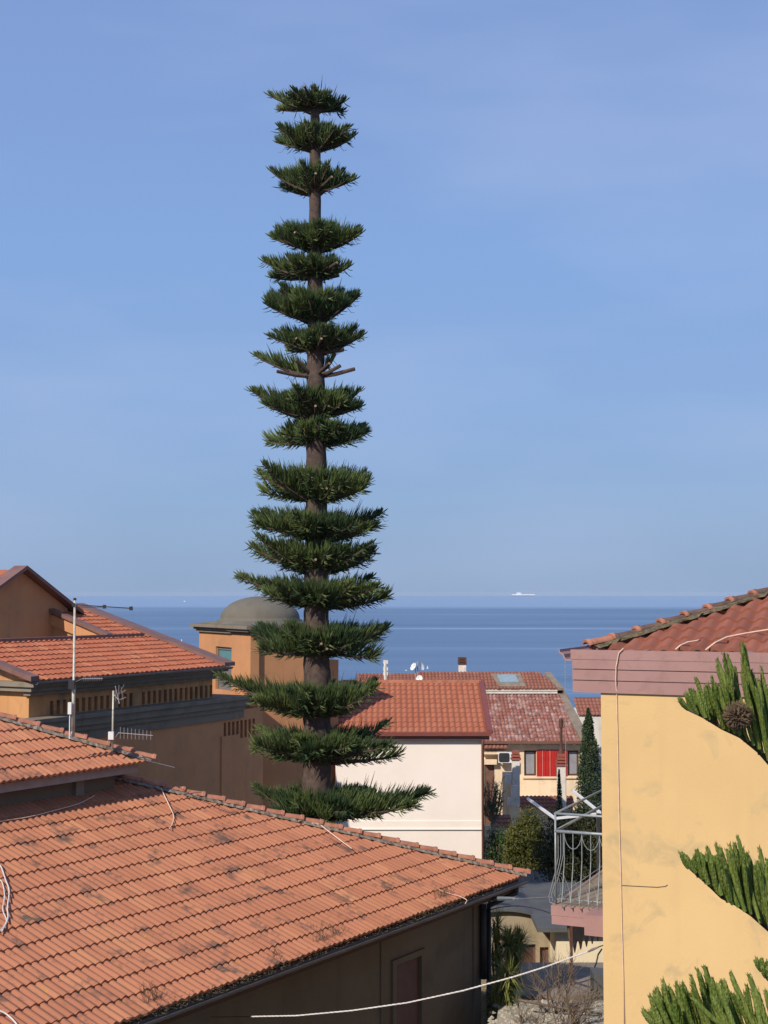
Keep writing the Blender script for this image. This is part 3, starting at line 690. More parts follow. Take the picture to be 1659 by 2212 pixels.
# ================================================================== HOUSE C : pale house with new orange roof
Ycc = 54.0
EX = Vector((1,0,0)); NY = Vector((0,-1,0))
pl0 = PY(1040, 1700, Ycc); frC = Fr((pl0.x, Ycc), EX, NY)
zc_e = PY(1000, 1583, Ycc-0.25).z
houseC = thing('house', (pl0.x, Ycc, -12.5), 'pale cream blank-walled house with neat new orange tile roof right of the tall tree', 'house')
Wc = 9.0; tanC = 0.36
mb = MB(); wall_open(frC, mb, 0, -5.62, 0, -12.6, zc_e-0.12, [], 0.1)
mb.quad(frC.p(0,0,-12.6), frC.p(0,-Wc,-12.6), frC.p(0,-Wc,zc_e-.12), frC.p(0,0,zc_e-.12))
mb.quad(frC.p(-5.62,0,-12.6), frC.p(-5.62,-Wc,-12.6), frC.p(-5.62,-Wc,zc_e-.12), frC.p(-5.62,0,zc_e-.12))
mb.quad(frC.p(-5.62,-Wc,-12.6), frC.p(0,-Wc,-12.6), frC.p(0,-Wc,zc_e-.12), frC.p(-5.62,-Wc,zc_e-.12))
mb.poly([frC.p(0,0,zc_e-.12), frC.p(0,-Wc,zc_e-.12), frC.p(0,-Wc/2,zc_e-.12+tanC*Wc/2)])
mb.build('wall', M['cream'], houseC)
mb = MB(); zb1 = PY(900,1791,Ycc).z; frC.box(mb, -5.62, 0.03, 0, 0.025, zb1, zb1+0.31); frC.box(mb, -5.62, 0.03, 0.025, 0.06, zb1-.02, zb1+.03)
mb.build('string_course', M['cream'], houseC)
Lc = 0.44; up_ = upv(NY, tanC)
tiles('roof', frC.p(-5.55, 0.28, zc_e), EX, up_, 5.8, 11, 0.23, Lc, M['tileC'], houseC, A=0.05, step=0.04, ns=6, seed=41, jit=0.003)
tiles('roof', frC.p(0.25, -9.3, zc_e), -EX, upv(-NY, tanC), 5.8, 11, 0.23, Lc, M['tileC'], houseC, A=0.05, step=0.04, ns=4, seed=42, jit=0.003)
dC = 11*Lc*math.cos(math.atan(tanC))
zr = zc_e+dC*tanC
mb = MB(); strip(mb, frC.p(-5.55,0.28-dC,zr-0.02), frC.p(0.28,0.28-dC,zr-0.02), 0.30, 0.12); 
mb.build('ridge', M['cap'], houseC)
mb = MB()
strip(mb, frC.p(0.30,0.34,zc_e-.02), frC.p(0.30,0.28-dC,zr-.02), 0.20, 0.15); strip(mb, frC.p(0.30,-9.34,zc_e-.02), frC.p(0.30,0.28-dC,zr-.02), 0.20, 0.149)
frC.box(mb, -5.55, 0.36, 0.20, 0.38, zc_e-0.11, zc_e+0.03)
mb.build('gutter', M['maroon'], houseC)
mb = MB(); frC.box(mb, -5.55, 0.30, 0.003, 0.22, zc_e-0.27, zc_e-0.113)
mb.build('fascia', flat('brown_pink_board', (0.27,0.125,0.10), 0.6), houseC)
mb = MB(); mb.tube([frC.p(0.06,0.2,zc_e-.2), frC.p(0.05,0.06,zc_e-.5), frC.p(0.05,0.06,-12.5)], 0.055, 8); mb.build('downpipe', flat('brown_pipe', (0.16,0.07,0.05), 0.5), houseC, smooth=True)

# ================================================================== HOUSE D : house with red shutters
Yd = 70.0
pd = PY(1045, 1600, Yd); frD = Fr((pd.x, Yd), EX, NY)
def dX(px): return PY(px,1600,Yd).x - pd.x
def dZ(py, Y=Yd): return PY(1150,py,Y).z
zd = dZ(1601); tanD = 0.36
houseD = thing('house', (pd.x, Yd, -13.0), 'cream house with bright red sliding shutters and pink-white bleached tile roof', 'house')
x1 = dX(1257); x0 = -6.0
w1 = (dX(1132), dX(1158), dZ(1676), dZ(1621)); w2 = (dX(1226), dX(1250), dZ(1676), dZ(1621)); dr = (dX(1046), dX(1068), -12.8, dZ(1651))
mb = MB(); wall_open(frD, mb, 0, x0, x1, -13.2, zd-0.1, [w1, w2, dr], depth=0.2, back=False)
mb.quad(frD.p(x1,0,-13.2), frD.p(x1,-12,-13.2), frD.p(x1,-12,zd+2.2), frD.p(x1,0,zd-.1))
mb.build('wall', M['house'], houseD)
def window(fr, o, r, parent, gm, fm, mull=0, blind=None, t_=0.06, recess=0.1, name='window'):
    mb = MB(); a0,a1,z0,z1 = r; i = o-recess
    fr.box(mb, a0, a0+t_, i-.05, i, z0, z1); fr.box(mb, a1-t_, a1, i-.05, i, z0, z1); fr.box(mb, a0+t_, a1-t_, i-.05, i, z1-t_, z1); fr.box(mb, a0+t_, a1-t_, i-.05, i, z0, z0+t_)
    for k in range(mull): c = a0+(a1-a0)*(k+1)/(mull+1); fr.box(mb, c-.03, c+.03, i-.05, i, z0+t_, z1-t_)
    wd = mb.build(name, fm, parent)
    mb = MB(); fr.box(mb, a0+.01, a1-.01, i-.045, i-.025, z0+.01, z1-.01); mb.build('pane', gm, wd)
    return wd
window(frD, 0, w1, houseD, M['blind'], M['brownwood'], t_=0.09); window(frD, 0, w2, houseD, M['blind'], M['brownwood'], t_=0.09)
mb = MB(); frD.box(mb, dr[0]+.02, dr[1]-.02, -.12, -.06, dr[2], dr[3]-.02); mb.build('door', M['shutter'], houseD)
mb = MB(); frD.box(mb, dX(1128), dX(1256), 0.0, 0.10, dZ(1681), dZ(1677)); mb.build('window_sill', M['house'], houseD)
# shutters : three red leaves of vertical slats
for (a, c) in ((1159,1177),(1177.6,1201),(1201.6,1224)):
    mb = MB(); X0, X1 = dX(a), dX(c); kk = max(4, int((X1-X0)/0.07))
    for k in range(kk):
        q0 = X0+(X1-X0)*k/kk; q1 = X0+(X1-X0)*(k+0.86)/kk; frD.box(mb, q0, q1, 0.04, 0.075, dZ(1677), dZ(1620))
    frD.box(mb, X0, X1-.01, 0.035, 0.05, dZ(1676.6), dZ(1620.5))
    sh = mb.build('shutter', M['red'], houseD)
mb = MB()
for a in (1171, 1187): frD.box(mb, dX(a), dX(a)+.02, 0.078, 0.09, dZ(1680), dZ(1619))
mb.build('shutter_rail', flat('pink_rail', (.6,.3,.25)), houseD)
mb = MB(); frD.box(mb, dX(1080), x1-.01, 0.003, 0.12, dZ(1617), dZ(1607)); mb.build('string_course', M['house'], houseD)
# main roof
nD = 15; Ld = 0.38
upD = upv(NY, tanD)
ld = (dZ(1504, 75.3)-zd)/upD.z; 
hipD = Vector((0.85, 0, 0))
pR0 = PY(1258, 1598, Yd-0.35); pR1 = PY(1206, 1504, 75.3)
cn_ = Vector((pR1.y-pR0.y, -(pR1.x-pR0.x), 0)).normalized()
tiles('roof', frD.p(x0, 0.35, zd), EX, upD, x1-x0+0.6, int(ld/Ld)+1, 0.19, Ld, M['tileD'], houseD, A=0.05, step=0.04, ns=5, seed=51, jit=0.02, clips=[(pR0, cn_)])
zt2 = pR1.z
mb = MB(); strip(mb, pR0+Vector((.12,0,-.05)), pR1+Vector((.15,0,.0)), 0.5, 0.16); 
mb.hexa([pR0+Vector((.3,0,-.9)), pR1+Vector((.3,0,-.9)), pR1+Vector((.42,0,-.9)), pR0+Vector((.42,0,-.9)), pR0+Vector((.3,0,-.06)), pR1+Vector((.3,0,-.01)), pR1+Vector((.42,0,-.01)), pR0+Vector((.42,0,-.06))])
mb.build('verge', M['concrete'], houseD)
mb = MB(); frD.box(mb, x0, x1+.2, 0.36, 0.50, zd-0.08, zd+0.04); mb.build('gutter', M['shutter'], houseD)
# attic storey
yA = 75.4
frE = Fr((pd.x, yA), EX, NY)
def eX(px): return PY(px,1490,yA).x - pd.x
ze = PY(1150,1488,yA-.3).z
mb = MB(); wall_open(frE, mb, 0, eX(905), eX(1202), zt2-0.6, ze-0.05, [], .1)
frE.box(mb, eX(905), eX(1203), 0.0, 0.24, ze-0.12, ze+0.03)
mb.quad(frE.p(eX(1202),0,zt2-.6), frE.p(eX(1202),-5,zt2-.6), frE.p(eX(1202),-5,ze-.05), frE.p(eX(1202),0,ze-.05))
mb.build('attic_wall', M['greywhite'], houseD)
mb = MB(); frE.box(mb, eX(905), eX(1203), 0.003, 0.2, ze-0.26, ze-0.123); mb.build('cornice', M['greywhite'], houseD)
tiles('roof', frE.p(eX(905), 0.3, ze), EX, upD, eX(1206)-eX(905), 6, 0.19, Ld, M['tileE'], houseD, A=0.05, step=0.04, ns=5, seed=52, jit=0.008, clips=[(PY(1207,1488,yA-.3), Vector((0.93,0.36,0)))])
q0 = PY(1207,1490,yA-.3); q1 = PY(1176,1458,yA+1.7)
mb = MB(); strip(mb, q0+Vector((.12,0,-.03)), q1+Vector((.15,0,.03)), 0.35, 0.12); mb.hexa([q0+Vector((.28,0,-1.2)), q1+Vector((.28,0,-1.2)), q1+Vector((.4,0,-1.2)), q0+Vector((.55,0,-1.2)), q0+Vector((.28,0,0)), q1+Vector((.28,0,.1)), q1+Vector((.4,0,.1)), q0+Vector((.55,0,-.4))])
mb.build('verge', M['concrete'], houseD)
# skylight on the attic roof
nnD = Vector((0,-tanD,1)).normalized(); e0_ = frE.p(0,0.3,ze)
def onE(px, py, l=0.08): return PPL(px, py, e0_+nnD*l, nnD)
mb = MB(); qs = [onE(1078,1482), onE(1136,1482), onE(1124,1455), onE(1060,1455)]
mb.hexa([p-nnD*.1 for p in qs]+[p for p in qs]); sk = mb.build('skylight', M['concrete'], houseD)
mb = MB(); qs = [onE(1081,1473,.12), onE(1121,1473,.12), onE(1113,1457,.12), onE(1073,1457,.12)]; mb.hexa([p-nnD*.06 for p in qs]+qs); mb.build('pane', flat('pale_glass', (0.25,0.33,0.36), 0.15, bmp=0, spec=.7), sk)
# small lean-to tiled roofs on the house front
mb_z = dZ(1612)
tiles('porch_roof', Vector((PY(1040,1612,69.3).x, 69.3, PY(1060,1617,69.3).z)), EX, upD, PY(1092,1612,69.3).x-PY(1040,1612,69.3).x, 2, 0.19, 0.38, M['tileE'], houseD, A=.05, step=.04, ns=5, seed=53)
mb = MB(); frD.box(mb, dX(1040), dX(1092), 0.003, 0.5, dZ(1627), dZ(1620)); frD.box(mb, dX(1045), dX(1072), 0.003, 0.3, dZ(1650), dZ(1639)); mb.build('porch_slab', M['house'], houseD)
tiles('porch_roof', Vector((PY(1122,1735,66.5).x, 66.5, PY(1122,1745,66.5).z)), EX, upD, PY(1240,1735,66.5).x-PY(1122,1735,66.5).x, 3, 0.19, 0.38, M['tileE'], houseD, A=.05, step=.04, ns=5, seed=54)
mb = MB(); zz0 = PY(1122,1746,66.5).z; mb.box(PY(1126,1735,66.7).x, PY(1238,1735,66.7).x, 66.8, 69.9, -13.2, zz0-.02); mb.build('porch_wall', M['house'], houseD)
tiles('porch_roof', Vector((PY(1070,1788,62).x, 62, PY(1070,1788,62).z)), EX, upD, PY(1102,1735,62).x-PY(1070,1735,62).x, 3, 0.19, 0.38, M['tileE'], houseD, A=.05, step=.04, ns=5, seed=55)
mb = MB(); mb.box(PY(1044,1790,62.2).x, PY(1105,1790,62.2).x, 62.1, 62.4, PY(1060,1795,62.2).z, PY(1060,1783,62.2).z); mb.box(PY(1044,1790,62.2).x, PY(1105,1790,62.2).x, 62.15, 62.3, -13, PY(1060,1795.3,62.2).z); mb.build('garden_wall', M['house'], houseD)
# chimneys
mb = MB(); Yk = 77.3; c0, c1 = PY(991,1450,Yk), PY(1007,1450,Yk); mb.box(c0.x, c1.x, Yk, Yk+.45, PY(1000,1470,Yk).z, PY(1000,1436,Yk).z)
ch = mb.build('chimney', M['greywhite'], houseD)
mb = MB()
for k in range(3): mb.box(c0.x-.03, c1.x+.03, Yk-.04, Yk+.49, PY(1000,1436-5.6*k,Yk).z+.01, PY(1000,1436-5.6*(k+1)+1.2,Yk).z)
mb.box(c0.x+.04, c1.x-.04, Yk+.03, Yk+.42, PY(1000,1436,Yk).z, PY(1000,1420,Yk).z); mb.build('chimney_cap', M['brownwood'], ch)
# air conditioner
mb = MB(); Yq = 69.3; a, c = PY(1077,1637,Yq), PY(1106,1637,Yq); zt, zb = PY(1090,1625,Yq).z, PY(1090,1648,Yq).z
mb.box(a.x, c.x, Yq, Yq+.35, zb, zt); ac = single(mb, 'air_conditioner', M['white'], (a.x, Yq, zb), 'white air conditioner unit with dark grille high on the cream house wall', 'air conditioner')
mb = MB(); cx = a.x+(c.x-a.x)*0.42; cz = (zt+zb)/2; r_ = 0.24
pts = []
mb.poly([Vector((cx+r_*1.1*(1 if abs(math.cos(t))>.3 else 1)*max(-1,min(1,1.25*math.cos(t))), Yq-.012, cz+r_*max(-.95,min(.95,1.25*math.sin(t))))) for t in [2*math.pi*k/24 for k in range(24)]])
mb.build('grille', M['darkmetal'], ac)
mb = MB(); mb.box(a.x+.05, a.x+.1, Yq+.05, 70, zb-.06, zb-.003); mb.build('bracket', M['greymetal'], ac); mb = MB(); mb.box(c.x-.1, c.x-.05, Yq+.05, 70, zb-.06, zb-.003); mb.build('bracket', M['greymetal'], ac)
# two free-standing flues in front of the house
def flue(px0, px1, ytop, Y, label, capc, pipe=None, ybase=1745):
    a, c = PY(px0,1700,Y), PY(px1,1700,Y); zt = PY(px0,ytop,Y).z; t = thing('flue', (a.x, Y, -13), label, 'chimney', None)
    mb = MB(); mb.box(a.x, c.x, Y, Y+(c.x-a.x), -13, zt); mb.build('stack', M['greywhite'], t)
    mb = MB(); z = zt+.003; wdt = (c.x-a.x)
    for k in range(capc):
        e_ = 0.06 - 0.045*k*(2/capc); mb.box(a.x-e_, c.x+e_, Y-e_, Y+wdt+e_, z, z+.09); mb.box(a.x+.04, c.x-.04, Y+.04, Y+wdt-.04, z+.09, z+.14); z += .143
    if pipe: pass
    mb.build('cap', M['terracotta'], t)
    if pipe:
        mx_ = (a.x+c.x)/2; my = Y+wdt/2; mb = MB(); zp = PY(px0, pipe, Y).z
        mb.tube([(mx_,my,z-.02),(mx_,my,z+.3),(mx_,my,zp-.45),(mx_,my,zp-.44),(mx_,my,zp-.08),(mx_,my,zp)], [0.16,0.07,0.06,0.10,0.10,0.04], 8)
        mb.build('pipe', M['brownwood'], t, smooth=False)
    return t
flue(1107, 1123, 1642, 66.5, 'white flue stack with red cap beside the air conditioner', 3)
flue(1205, 1223, 1655, 66.0, 'pale flue stack with tiered red cap and tall thin metal pipe before the red shutters', 4, pipe=1552)
# grey boxes and meter cabinets by the first stack
mb = MB(); Ym = 66.3
for (p0_, p1_, y0_, y1_) in ((1092,1104,1672,1690),(1104,1118,1696,1722),(1096,1110,1722,1738)):
    mb.box(PY(p0_,1700,Ym).x, PY(p1_,1700,Ym).x, Ym-.2, Ym, PY(1100,y1_,Ym).z, PY(1100,y0_,Ym).z)
mb.build('utility_box', M['greywhite'], houseD)
mb = MB(); mb.box(PY(1086,1700,66.6).x, PY(1106,1700,66.6).x, 66.6, 66.9, -13, PY(1100,1668,66.6).z); mb.box(PY(1100,1700,66.4).x, PY(1122,1700,66.4).x, 66.4, 66.9, -13, PY(1100,1738,66.6).z); mb.build('boundary_wall', M['house'], houseD)

# far roofs with aerial masts and dishes left of house D
Yf = 84.0
hF = thing('house', (PY(840,1480,Yf).x, Yf, -14), 'low far house with dull brown tile roof showing above the pale house roof', 'house')
zf = PY(840,1485,Yf).z
tiles('roof', Vector((PY(770,1485,Yf).x, Yf, zf)), EX, upv(NY,0.3), PY(907,1485,Yf).x-PY(770,1485,Yf).x, 6, 0.22, .4, M['tileE'], hF, A=.05, step=.04, ns=4, seed=61)
mb = MB(); mb.box(PY(772,1485,Yf).x, PY(905,1485,Yf).x, Yf+.2, Yf+6, -14.5, zf-.05); mb.build('wall', M['house'], hF)
# right background: roof behind the tall conifer
Yr = 82.0
hR = thing('house', (PY(1270,1560,Yr).x, Yr, -14), 'distant brick-toned house with maroon gutter behind the dark conifer', 'house')
zr_ = PY(1270,1518,Yr).z
tiles('roof', Vector((PY(1248,1530,Yr).x, Yr, PY(1270,1545,Yr).z)), EX, upv(NY,0.45), 6, 5, 0.22, .4, M['tileE'], hR, A=.05, step=.04, ns=4, seed=62)
mb = MB(); mb.box(PY(1250,1530,Yr).x, PY(1250,1530,Yr).x+6, Yr+.1, Yr+6, -14.5, PY(1270,1547,Yr).z); mb.build('wall', M['greywhite'], hR)
mb = MB(); zz1 = PY(1270,1507,Yr+2).z; mb.box(PY(1243,1510,Yr+2).x, PY(1243,1510,Yr+2).x+6, Yr+1.85, Yr+2.3, zz1-.28, zz1); mb.build('gutter', M['maroon'], hR)

# ================================================================== HOUSE G : yellow house on the right
Yg = 18.8
zG = PY(1236, 1403, Yg).z
g0 = PZ(1236, 1403, zG); g1 = PZ(1655, 1410, zG)
eG = Vector((g1.x-g0.x, g1.y-g0.y, 0)).normalized(); nG = perp_out(eG)
print('eG', eG, 'zG', zG, g0)
frG = Fr(g0, eG, nG)      # s=0 at the fascia corner
houseG = thing('house', (g0.x, g0.y, -12.5), 'tall yellow plastered house with dusty pink eaves at the right edge', 'house')
zw = PZ(1236,1497,1.0)
zFb = frG.hit(1300, 1497, 0)[1]
sW = frG.hit(1298, 1510, -0.05)[0]
mb = MB()
wall_open(frG, mb, -0.05, sW, 12, -12.6, zFb+0.02, [], .1)
mb.quad(frG.p(sW,-.05,-12.6), frG.p(sW,-11,-12.6), frG.p(sW,-11,zFb+.02), frG.p(sW,-.05,zFb+.02))
mb.build('wall', M['yellow'], houseG)
zl1 = frG.hit(1300,1446.5,0)[1]; zl2 = frG.hit(1300,1470.5,0)[1]; zl0 = frG.hit(1300,1425,0)[1]
mb = MB()
frG.box(mb, 0, 12, -0.6, -0.012, zFb, zl2-.006); frG.box(mb, 0, 12, -0.6, 0.0, zl2+.006, zl1-.006); frG.box(mb, 0, 12, -0.6, 0.006, zl1+.006, zl0)
frG.box(mb, 0.006, 12, -0.6, -0.03, zl2-.007, zl2+.007); frG.box(mb, 0.006, 12, -0.6, -0.03, zl1-.007, zl1+.007)
frG.box(mb, 0, sW-.003, -11, -0.603, zFb, zl0)
mb.build('fascia', M['pink'], houseG)
# gutter along front and left, ogee profile
def gprof(mb, pfun, a0, a1):
    sec = [(0,0),(0.09,0.0),(0.12,0.03),(0.13,0.07),(0.18,0.10),(0.19,0.15),(0.175,0.15),(0.165,0.115),(0.115,0.085),(0.1,0.04),(0.08,0.02),(0.0,0.02)]
    b0 = len(mb.v); k = len(sec)
    for a in (a0, a1):
        for x, y in sec: mb.v.append(pfun(a, x, y))
    for j in range(k): mb.f.append((b0+j, b0+(j+1)%k, b0+k+(j+1)%k, b0+k+j))
    mb.f.append(tuple(b0+j for j in range(k))); mb.f.append(tuple(b0+2*k-1-j for j in range(k)))
gh = zG - 0.15
mb = MB()
gprof(mb, lambda a, x, y: frG.p(-x, a, gh+y), -11, 0.008)
frG.box(mb, -0.02, 12, -0.03, 0.012, zl0-.0, zG)
mb.build('gutter', M['pink'], houseG)
tanG = 0.365
hipn_G = (-eG - nG).normalized()       # roof front face keeps side where (P-c).(-e-n) < 0?  plane through hip, direction (e - n)
# hip runs along e - n; its vertical plane normal:
hv = (eG - nG); hnG = Vector((hv.y, -hv.x, 0)).normalized()
if hnG.dot(eG) > 0: hnG = -hnG        # outer side is towards -e
cG = frG.p(0.24, -0.10, zG-0.02)
tiles('roof', frG.p(0.0, -0.10, zG-0.02), eG, upv(nG, tanG), 10, 16, 0.222, 0.36, M['tileG'], houseG, A=0.058, step=0.035, ns=12, clips=[(cG, hnG)], seed=71, jit=0.008)
cGl = frG.p(0.24, -0.10, zG-0.02)
tiles('roof', frG.p(0.24, -9.0, zG-0.02), nG, upv(-eG, tanG), 9.0, 16, 0.222, 0.36, M['tileG'], houseG, A=0.058, step=0.035, ns=6, clips=[(cG, -hnG)], seed=72)
hdG = Vector((hv.x, hv.y, tanG))
M['mortarG'] = flat('lichened_mortar', (0.13,0.105,0.06), 0.95, var=0.6, sc=14, bmp=0.8)
mortar_strip(houseG, cG+Vector((0,0,.045)), cG+hdG*4.6+Vector((0,0,.045)), wd=0.17, h=0.04, seed=75).data.materials[0] = M['mortarG']
hl = hdG.normalized(); lnG = hdG.length*4.6; kG = int(round(lnG/0.40))
caps('ridge_tiles', cG - hl*0.03, cG+hl*(lnG/kG), M['cap'], houseG, r=0.085, ln=0.40, lift=0.07, seed=74, n=9)
caps('ridge_tiles', cG+hl*(lnG/kG), cG+hl*lnG, M['capB'], houseG, r=0.072, ln=0.40, lift=0.055, seed=76, n=9)
for i in range(1, kG):
    q_ = cG + hl*(lnG*i/kG); caps('ridge_collar', q_-hl*.045, q_+hl*.05, M['cap'], houseG, r=0.076, ln=0.4, lift=0.06, seed=80+i, n=9)
# ledge and balcony on the left wall
oL = 0.0
frS = Fr(frG.p(sW, -0.05, 0), -nG, -eG)    # s: depth along the side wall, o: outwards to the left
bz = PY(1190, 1956, 21.0).z
cb_ = PZ(1190, 1956, bz) - frS.o; b_s = cb_.dot(frS.e); b_o = cb_.dot(frS.n); print('balcony', b_s, b_o, bz)
mb = MB(); e1 = PZ(1262,1976,bz+.02) - frS.o; ls, lo = e1.dot(frS.e), e1.dot(frS.n); print('ledge', ls, lo)
frS.box(mb, ls, b_s-.003, 0, lo, bz-0.27, bz+.02); mb.build('ledge', M['pink'], houseG)
balc = thing('balcony', frS.p(b_s, 0, bz), 'balcony with bulging grey steel railing and pink slab edge on the yellow house side', 'balcony')
bl = 4.2
mb = MB(); frS.box(mb, b_s, b_s+bl, 0, b_o, bz-0.14, bz); frS.box(mb, b_s, b_s+bl, 0, b_o-.01, bz-0.27, bz-.143); mb.build('slab', M['pink'], balc)
mb = MB(); frS.box(mb, b_s+.04, b_s+bl-.04, 0, b_o-.04, bz, bz+.012); mb.build('floor', M['concrete'], balc)
zr1 = PY(1187, 1796, frS.p(b_s,b_o,0).y).z; zr2 = PY(1187, 1758, frS.p(b_s,b_o,0).y).z
mb = MB(); i_ = 0.06
def rail(mb, z, r):
    a, c = b_s+i_, b_o-i_
    mb.tube([frS.p(a, 0.0, z), frS.p(a, c, z)], r, 8); mb.tube([frS.p(a, c, z), frS.p(a+bl-.1, c, z)], r, 8)
rail(mb, zr1, 0.024); rail(mb, zr2, 0.020); mb.build('top_rail', M['steel'], balc, smooth=True)
mb = MB(); rail(mb, bz+0.10, 0.008); mb.build('bottom_rail', M['steel'], balc, smooth=True)
for (a, c) in ((b_s+i_, b_o-i_), (b_s+i_, b_o-i_-0.80), (b_s+bl-.1, b_o-i_)):
    mb = MB(); mb.tube([frS.p(a,c,bz), frS.p(a,c,zr2)], 0.017, 6); mb.build('post', M['steel'], balc, smooth=True)
def baluster(fr_pt):      # fr_pt(u, z): u outward from the rail line
    H = zr1-bz; return [fr_pt(0,zr1), fr_pt(0.0,bz+H*0.62), fr_pt(0.04,bz+H*0.45), fr_pt(0.105,bz+H*0.22), fr_pt(0.150,bz+H*0.08), fr_pt(0.13,bz+0.0), fr_pt(0.03,bz-.02)]
k = 0; x = b_o-i_-0.135
while x > 0.05:
    mb = MB(); pf = (lambda x: (lambda u, z: frS.p(b_s+i_-u, x, z)))(x)
    mb.tube(baluster(pf), 0.0075, 6); H = zr1-bz
    # curl behind the belly
    mb.tube([frS.p(b_s+i_-0.05,x,bz+H*0.36), frS.p(b_s+i_-0.0,x-0.03,bz+H*0.33), frS.p(b_s+i_+.02,x-0.07,bz+H*0.2), frS.p(b_s+i_-0.02,x-0.10,bz+.02)], 0.006, 5)
    if k % 2 == 1:        # hanging swag between three bars
        pts = [frS.p(b_s+i_, x+0.135*math.cos(math.pi*t/8), zr1-0.02-0.23*math.sin(math.pi*t/8)**1.2) for t in range(9)]
        mb.tube(pts, 0.006, 5)
    mb.build('baluster', M['steel'], balc); x -= 0.135; k += 1
a = b_s+i_+0.135; k = 0
while a < b_s+i_+0.45:
    mb = MB(); pf = (lambda a: (lambda u, z: frS.p(a, b_o-i_+u, z)))(a); mb.tube(baluster(pf), 0.0075, 6)
    mb.tube([frS.p(a,b_o-i_+.05,bz+H*0.36), frS.p(a+.03,b_o-i_,bz+H*0.33), frS.p(a+.07,b_o-i_-.02,bz+H*0.2), frS.p(a+.1,b_o-i_+.02,bz+.02)], 0.006, 5)
    mb.build('baluster', M['steel'], balc); a += 0.135; k += 1
# cables on the yellow wall
mb = MB(); pts = []
for (px, py) in ((1347,1400),(1337,1410),(1331,1440),(1330,1470),(1332,1500),(1334,1600),(1336,1700),(1338,1800),(1341,1900),(1343,2000),(1346,2100),(1349,2230)):
    a_, z_ = frG.hit(px, py, 0.03 if py < 1500 else -0.03); pts.append(frG.p(a_, 0.035 if py < 1499 else -0.035, z_))
mb.tube(pts, 0.0075, 6); single(mb, 'wall_cable', M['pinkcable'], pts[-1], 'thin weathered cable running straight down the yellow wall from the pink eaves', 'cable', smooth=True)
nnG = Vector((nG.x*tanG, nG.y*tanG, 1)).normalized(); 
def onG(px, py, l=0.1): return PPL(px, py, cG+nnG*l, nnG)
mb = MB(); mb.tube([onG(1459,1403,.08), onG(1470,1394), onG(1485,1387), onG(1505,1384), onG(1512,1381,.08)], 0.010, 6)
single(mb, 'roof_cable', M['pinkcable'], onG(1470,1394), 'short pale cable lying on the terracotta tiles above the pink gutter', 'cable', smooth=True)
mb = MB(); mb.tube([onG(1524,1404,.08), onG(1545,1388), onG(1570,1376), onG(1610,1368), onG(1660,1360), onG(1700,1352)], 0.011, 6)
single(mb, 'roof_cable', M['pinkcable'], onG(1545,1388), 'long pale cable sweeping across terracotta roof to the right edge', 'cable', smooth=True)
mb = MB(); p_ = [frG.p(*(lambda h: (h[0], -0.042, h[1]))(frG.hit(a, c, -0.05))) for a, c in ((1343,1912),(1380,1914),(1420,1916),(1438,1914),(1442,1911))]
mb.tube(p_, 0.0045, 5); single(mb, 'wall_wire', M['twig'], p_[0], 'short dark wire branching sideways on the yellow wall', 'wire')
# ================================================================== low buildings in the gap below the balcony
Yh = 40.0
def bx(mb, px0, px1, y0, y1, Y, dep, zb=None):
    mb.box(PY(px0,y1,Y).x, PY(px1,y1,Y).x, Y, Y+dep, zb if zb is not None else PY(px0,y1,Y).z, PY(px0,y0,Y).z)
arch = thing('outbuilding', (PY(1100,2000,Yh).x, Yh, -12.5), 'small beige outbuilding with rounded grey sheet roof and brown windows below the balcony', 'outbuilding')
xa, xb = PY(1000,2000,Yh).x, PY(1196,2000,Yh).x; zap = PY(1090,1966,Yh).z; cxh = PY(1088,2000,Yh).x; hwid = xb-cxh
zed = PY(1196,2022,Yh).z
def archz(x): u = min(1, abs(x-cxh)/hwid); return zed + (zap-zed)*math.sqrt(max(0, 1-u*u*0.93))
xs_ = [cxh-hwid+2*hwid*k/24 for k in range(25)]
frH = Fr((0, Yh), EX, NY)
hw1 = (PY(1118,2050,Yh).x, PY(1157,2050,Yh).x, PY(1118,2100,Yh).z, PY(1118,2040,Yh).z); hw2 = (PY(1166,2050,Yh).x, PY(1185,2050,Yh).x, hw1[2], PY(1118,2046,Yh).z)
mb = MB()
zcut = PY(1118,2036,Yh).z
wall_open(frH, mb, 0, xs_[0], xs_[-1], -12.5, min(zcut,zed), [hw1, hw2], depth=.15, back=False)
zc_ = min(zcut, zed)
for i in range(24): mb.quad(frH.p(xs_[i],0,zc_), frH.p(xs_[i+1],0,zc_), frH.p(xs_[i+1],0,archz(xs_[i+1])), frH.p(xs_[i],0,archz(xs_[i])))
mb.quad(frH.p(xs_[-1],0,-12.5), frH.p(xs_[-1],-3,-12.5), frH.p(xs_[-1],-3,zed), frH.p(xs_[-1],0,zed))
mb.build('wall', M['beigewall'], arch)
window(frH, 0, hw1, arch, M['brownwood'], M['shutter']); window(frH, 0, hw2, arch, M['brownwood'], M['shutter'])
mb = MB()
for i in range(24):
    a, c = xs_[i], xs_[i+1]; za, zc2_ = archz(a)+.003, archz(c)+.003
    mb.hexa([frH.p(a,.18,za), frH.p(c,.18,zc2_), frH.p(c,-4,zc2_), frH.p(a,-4,za), frH.p(a,.18,za+.07), frH.p(c,.18,zc2_+.07), frH.p(c,-4,zc2_+.07), frH.p(a,-4,za+.07)])
mb.build('roof', M['greyroof'], arch)
mb = MB(); mb.tube([frH.p(xb+.02,.12,zed-.02), frH.p(xb+.08,.12,zed-.2), frH.p(xb+.08,.1,-12.4)], .05, 6); mb.build('downpipe', M['shutter'], arch, smooth=True)
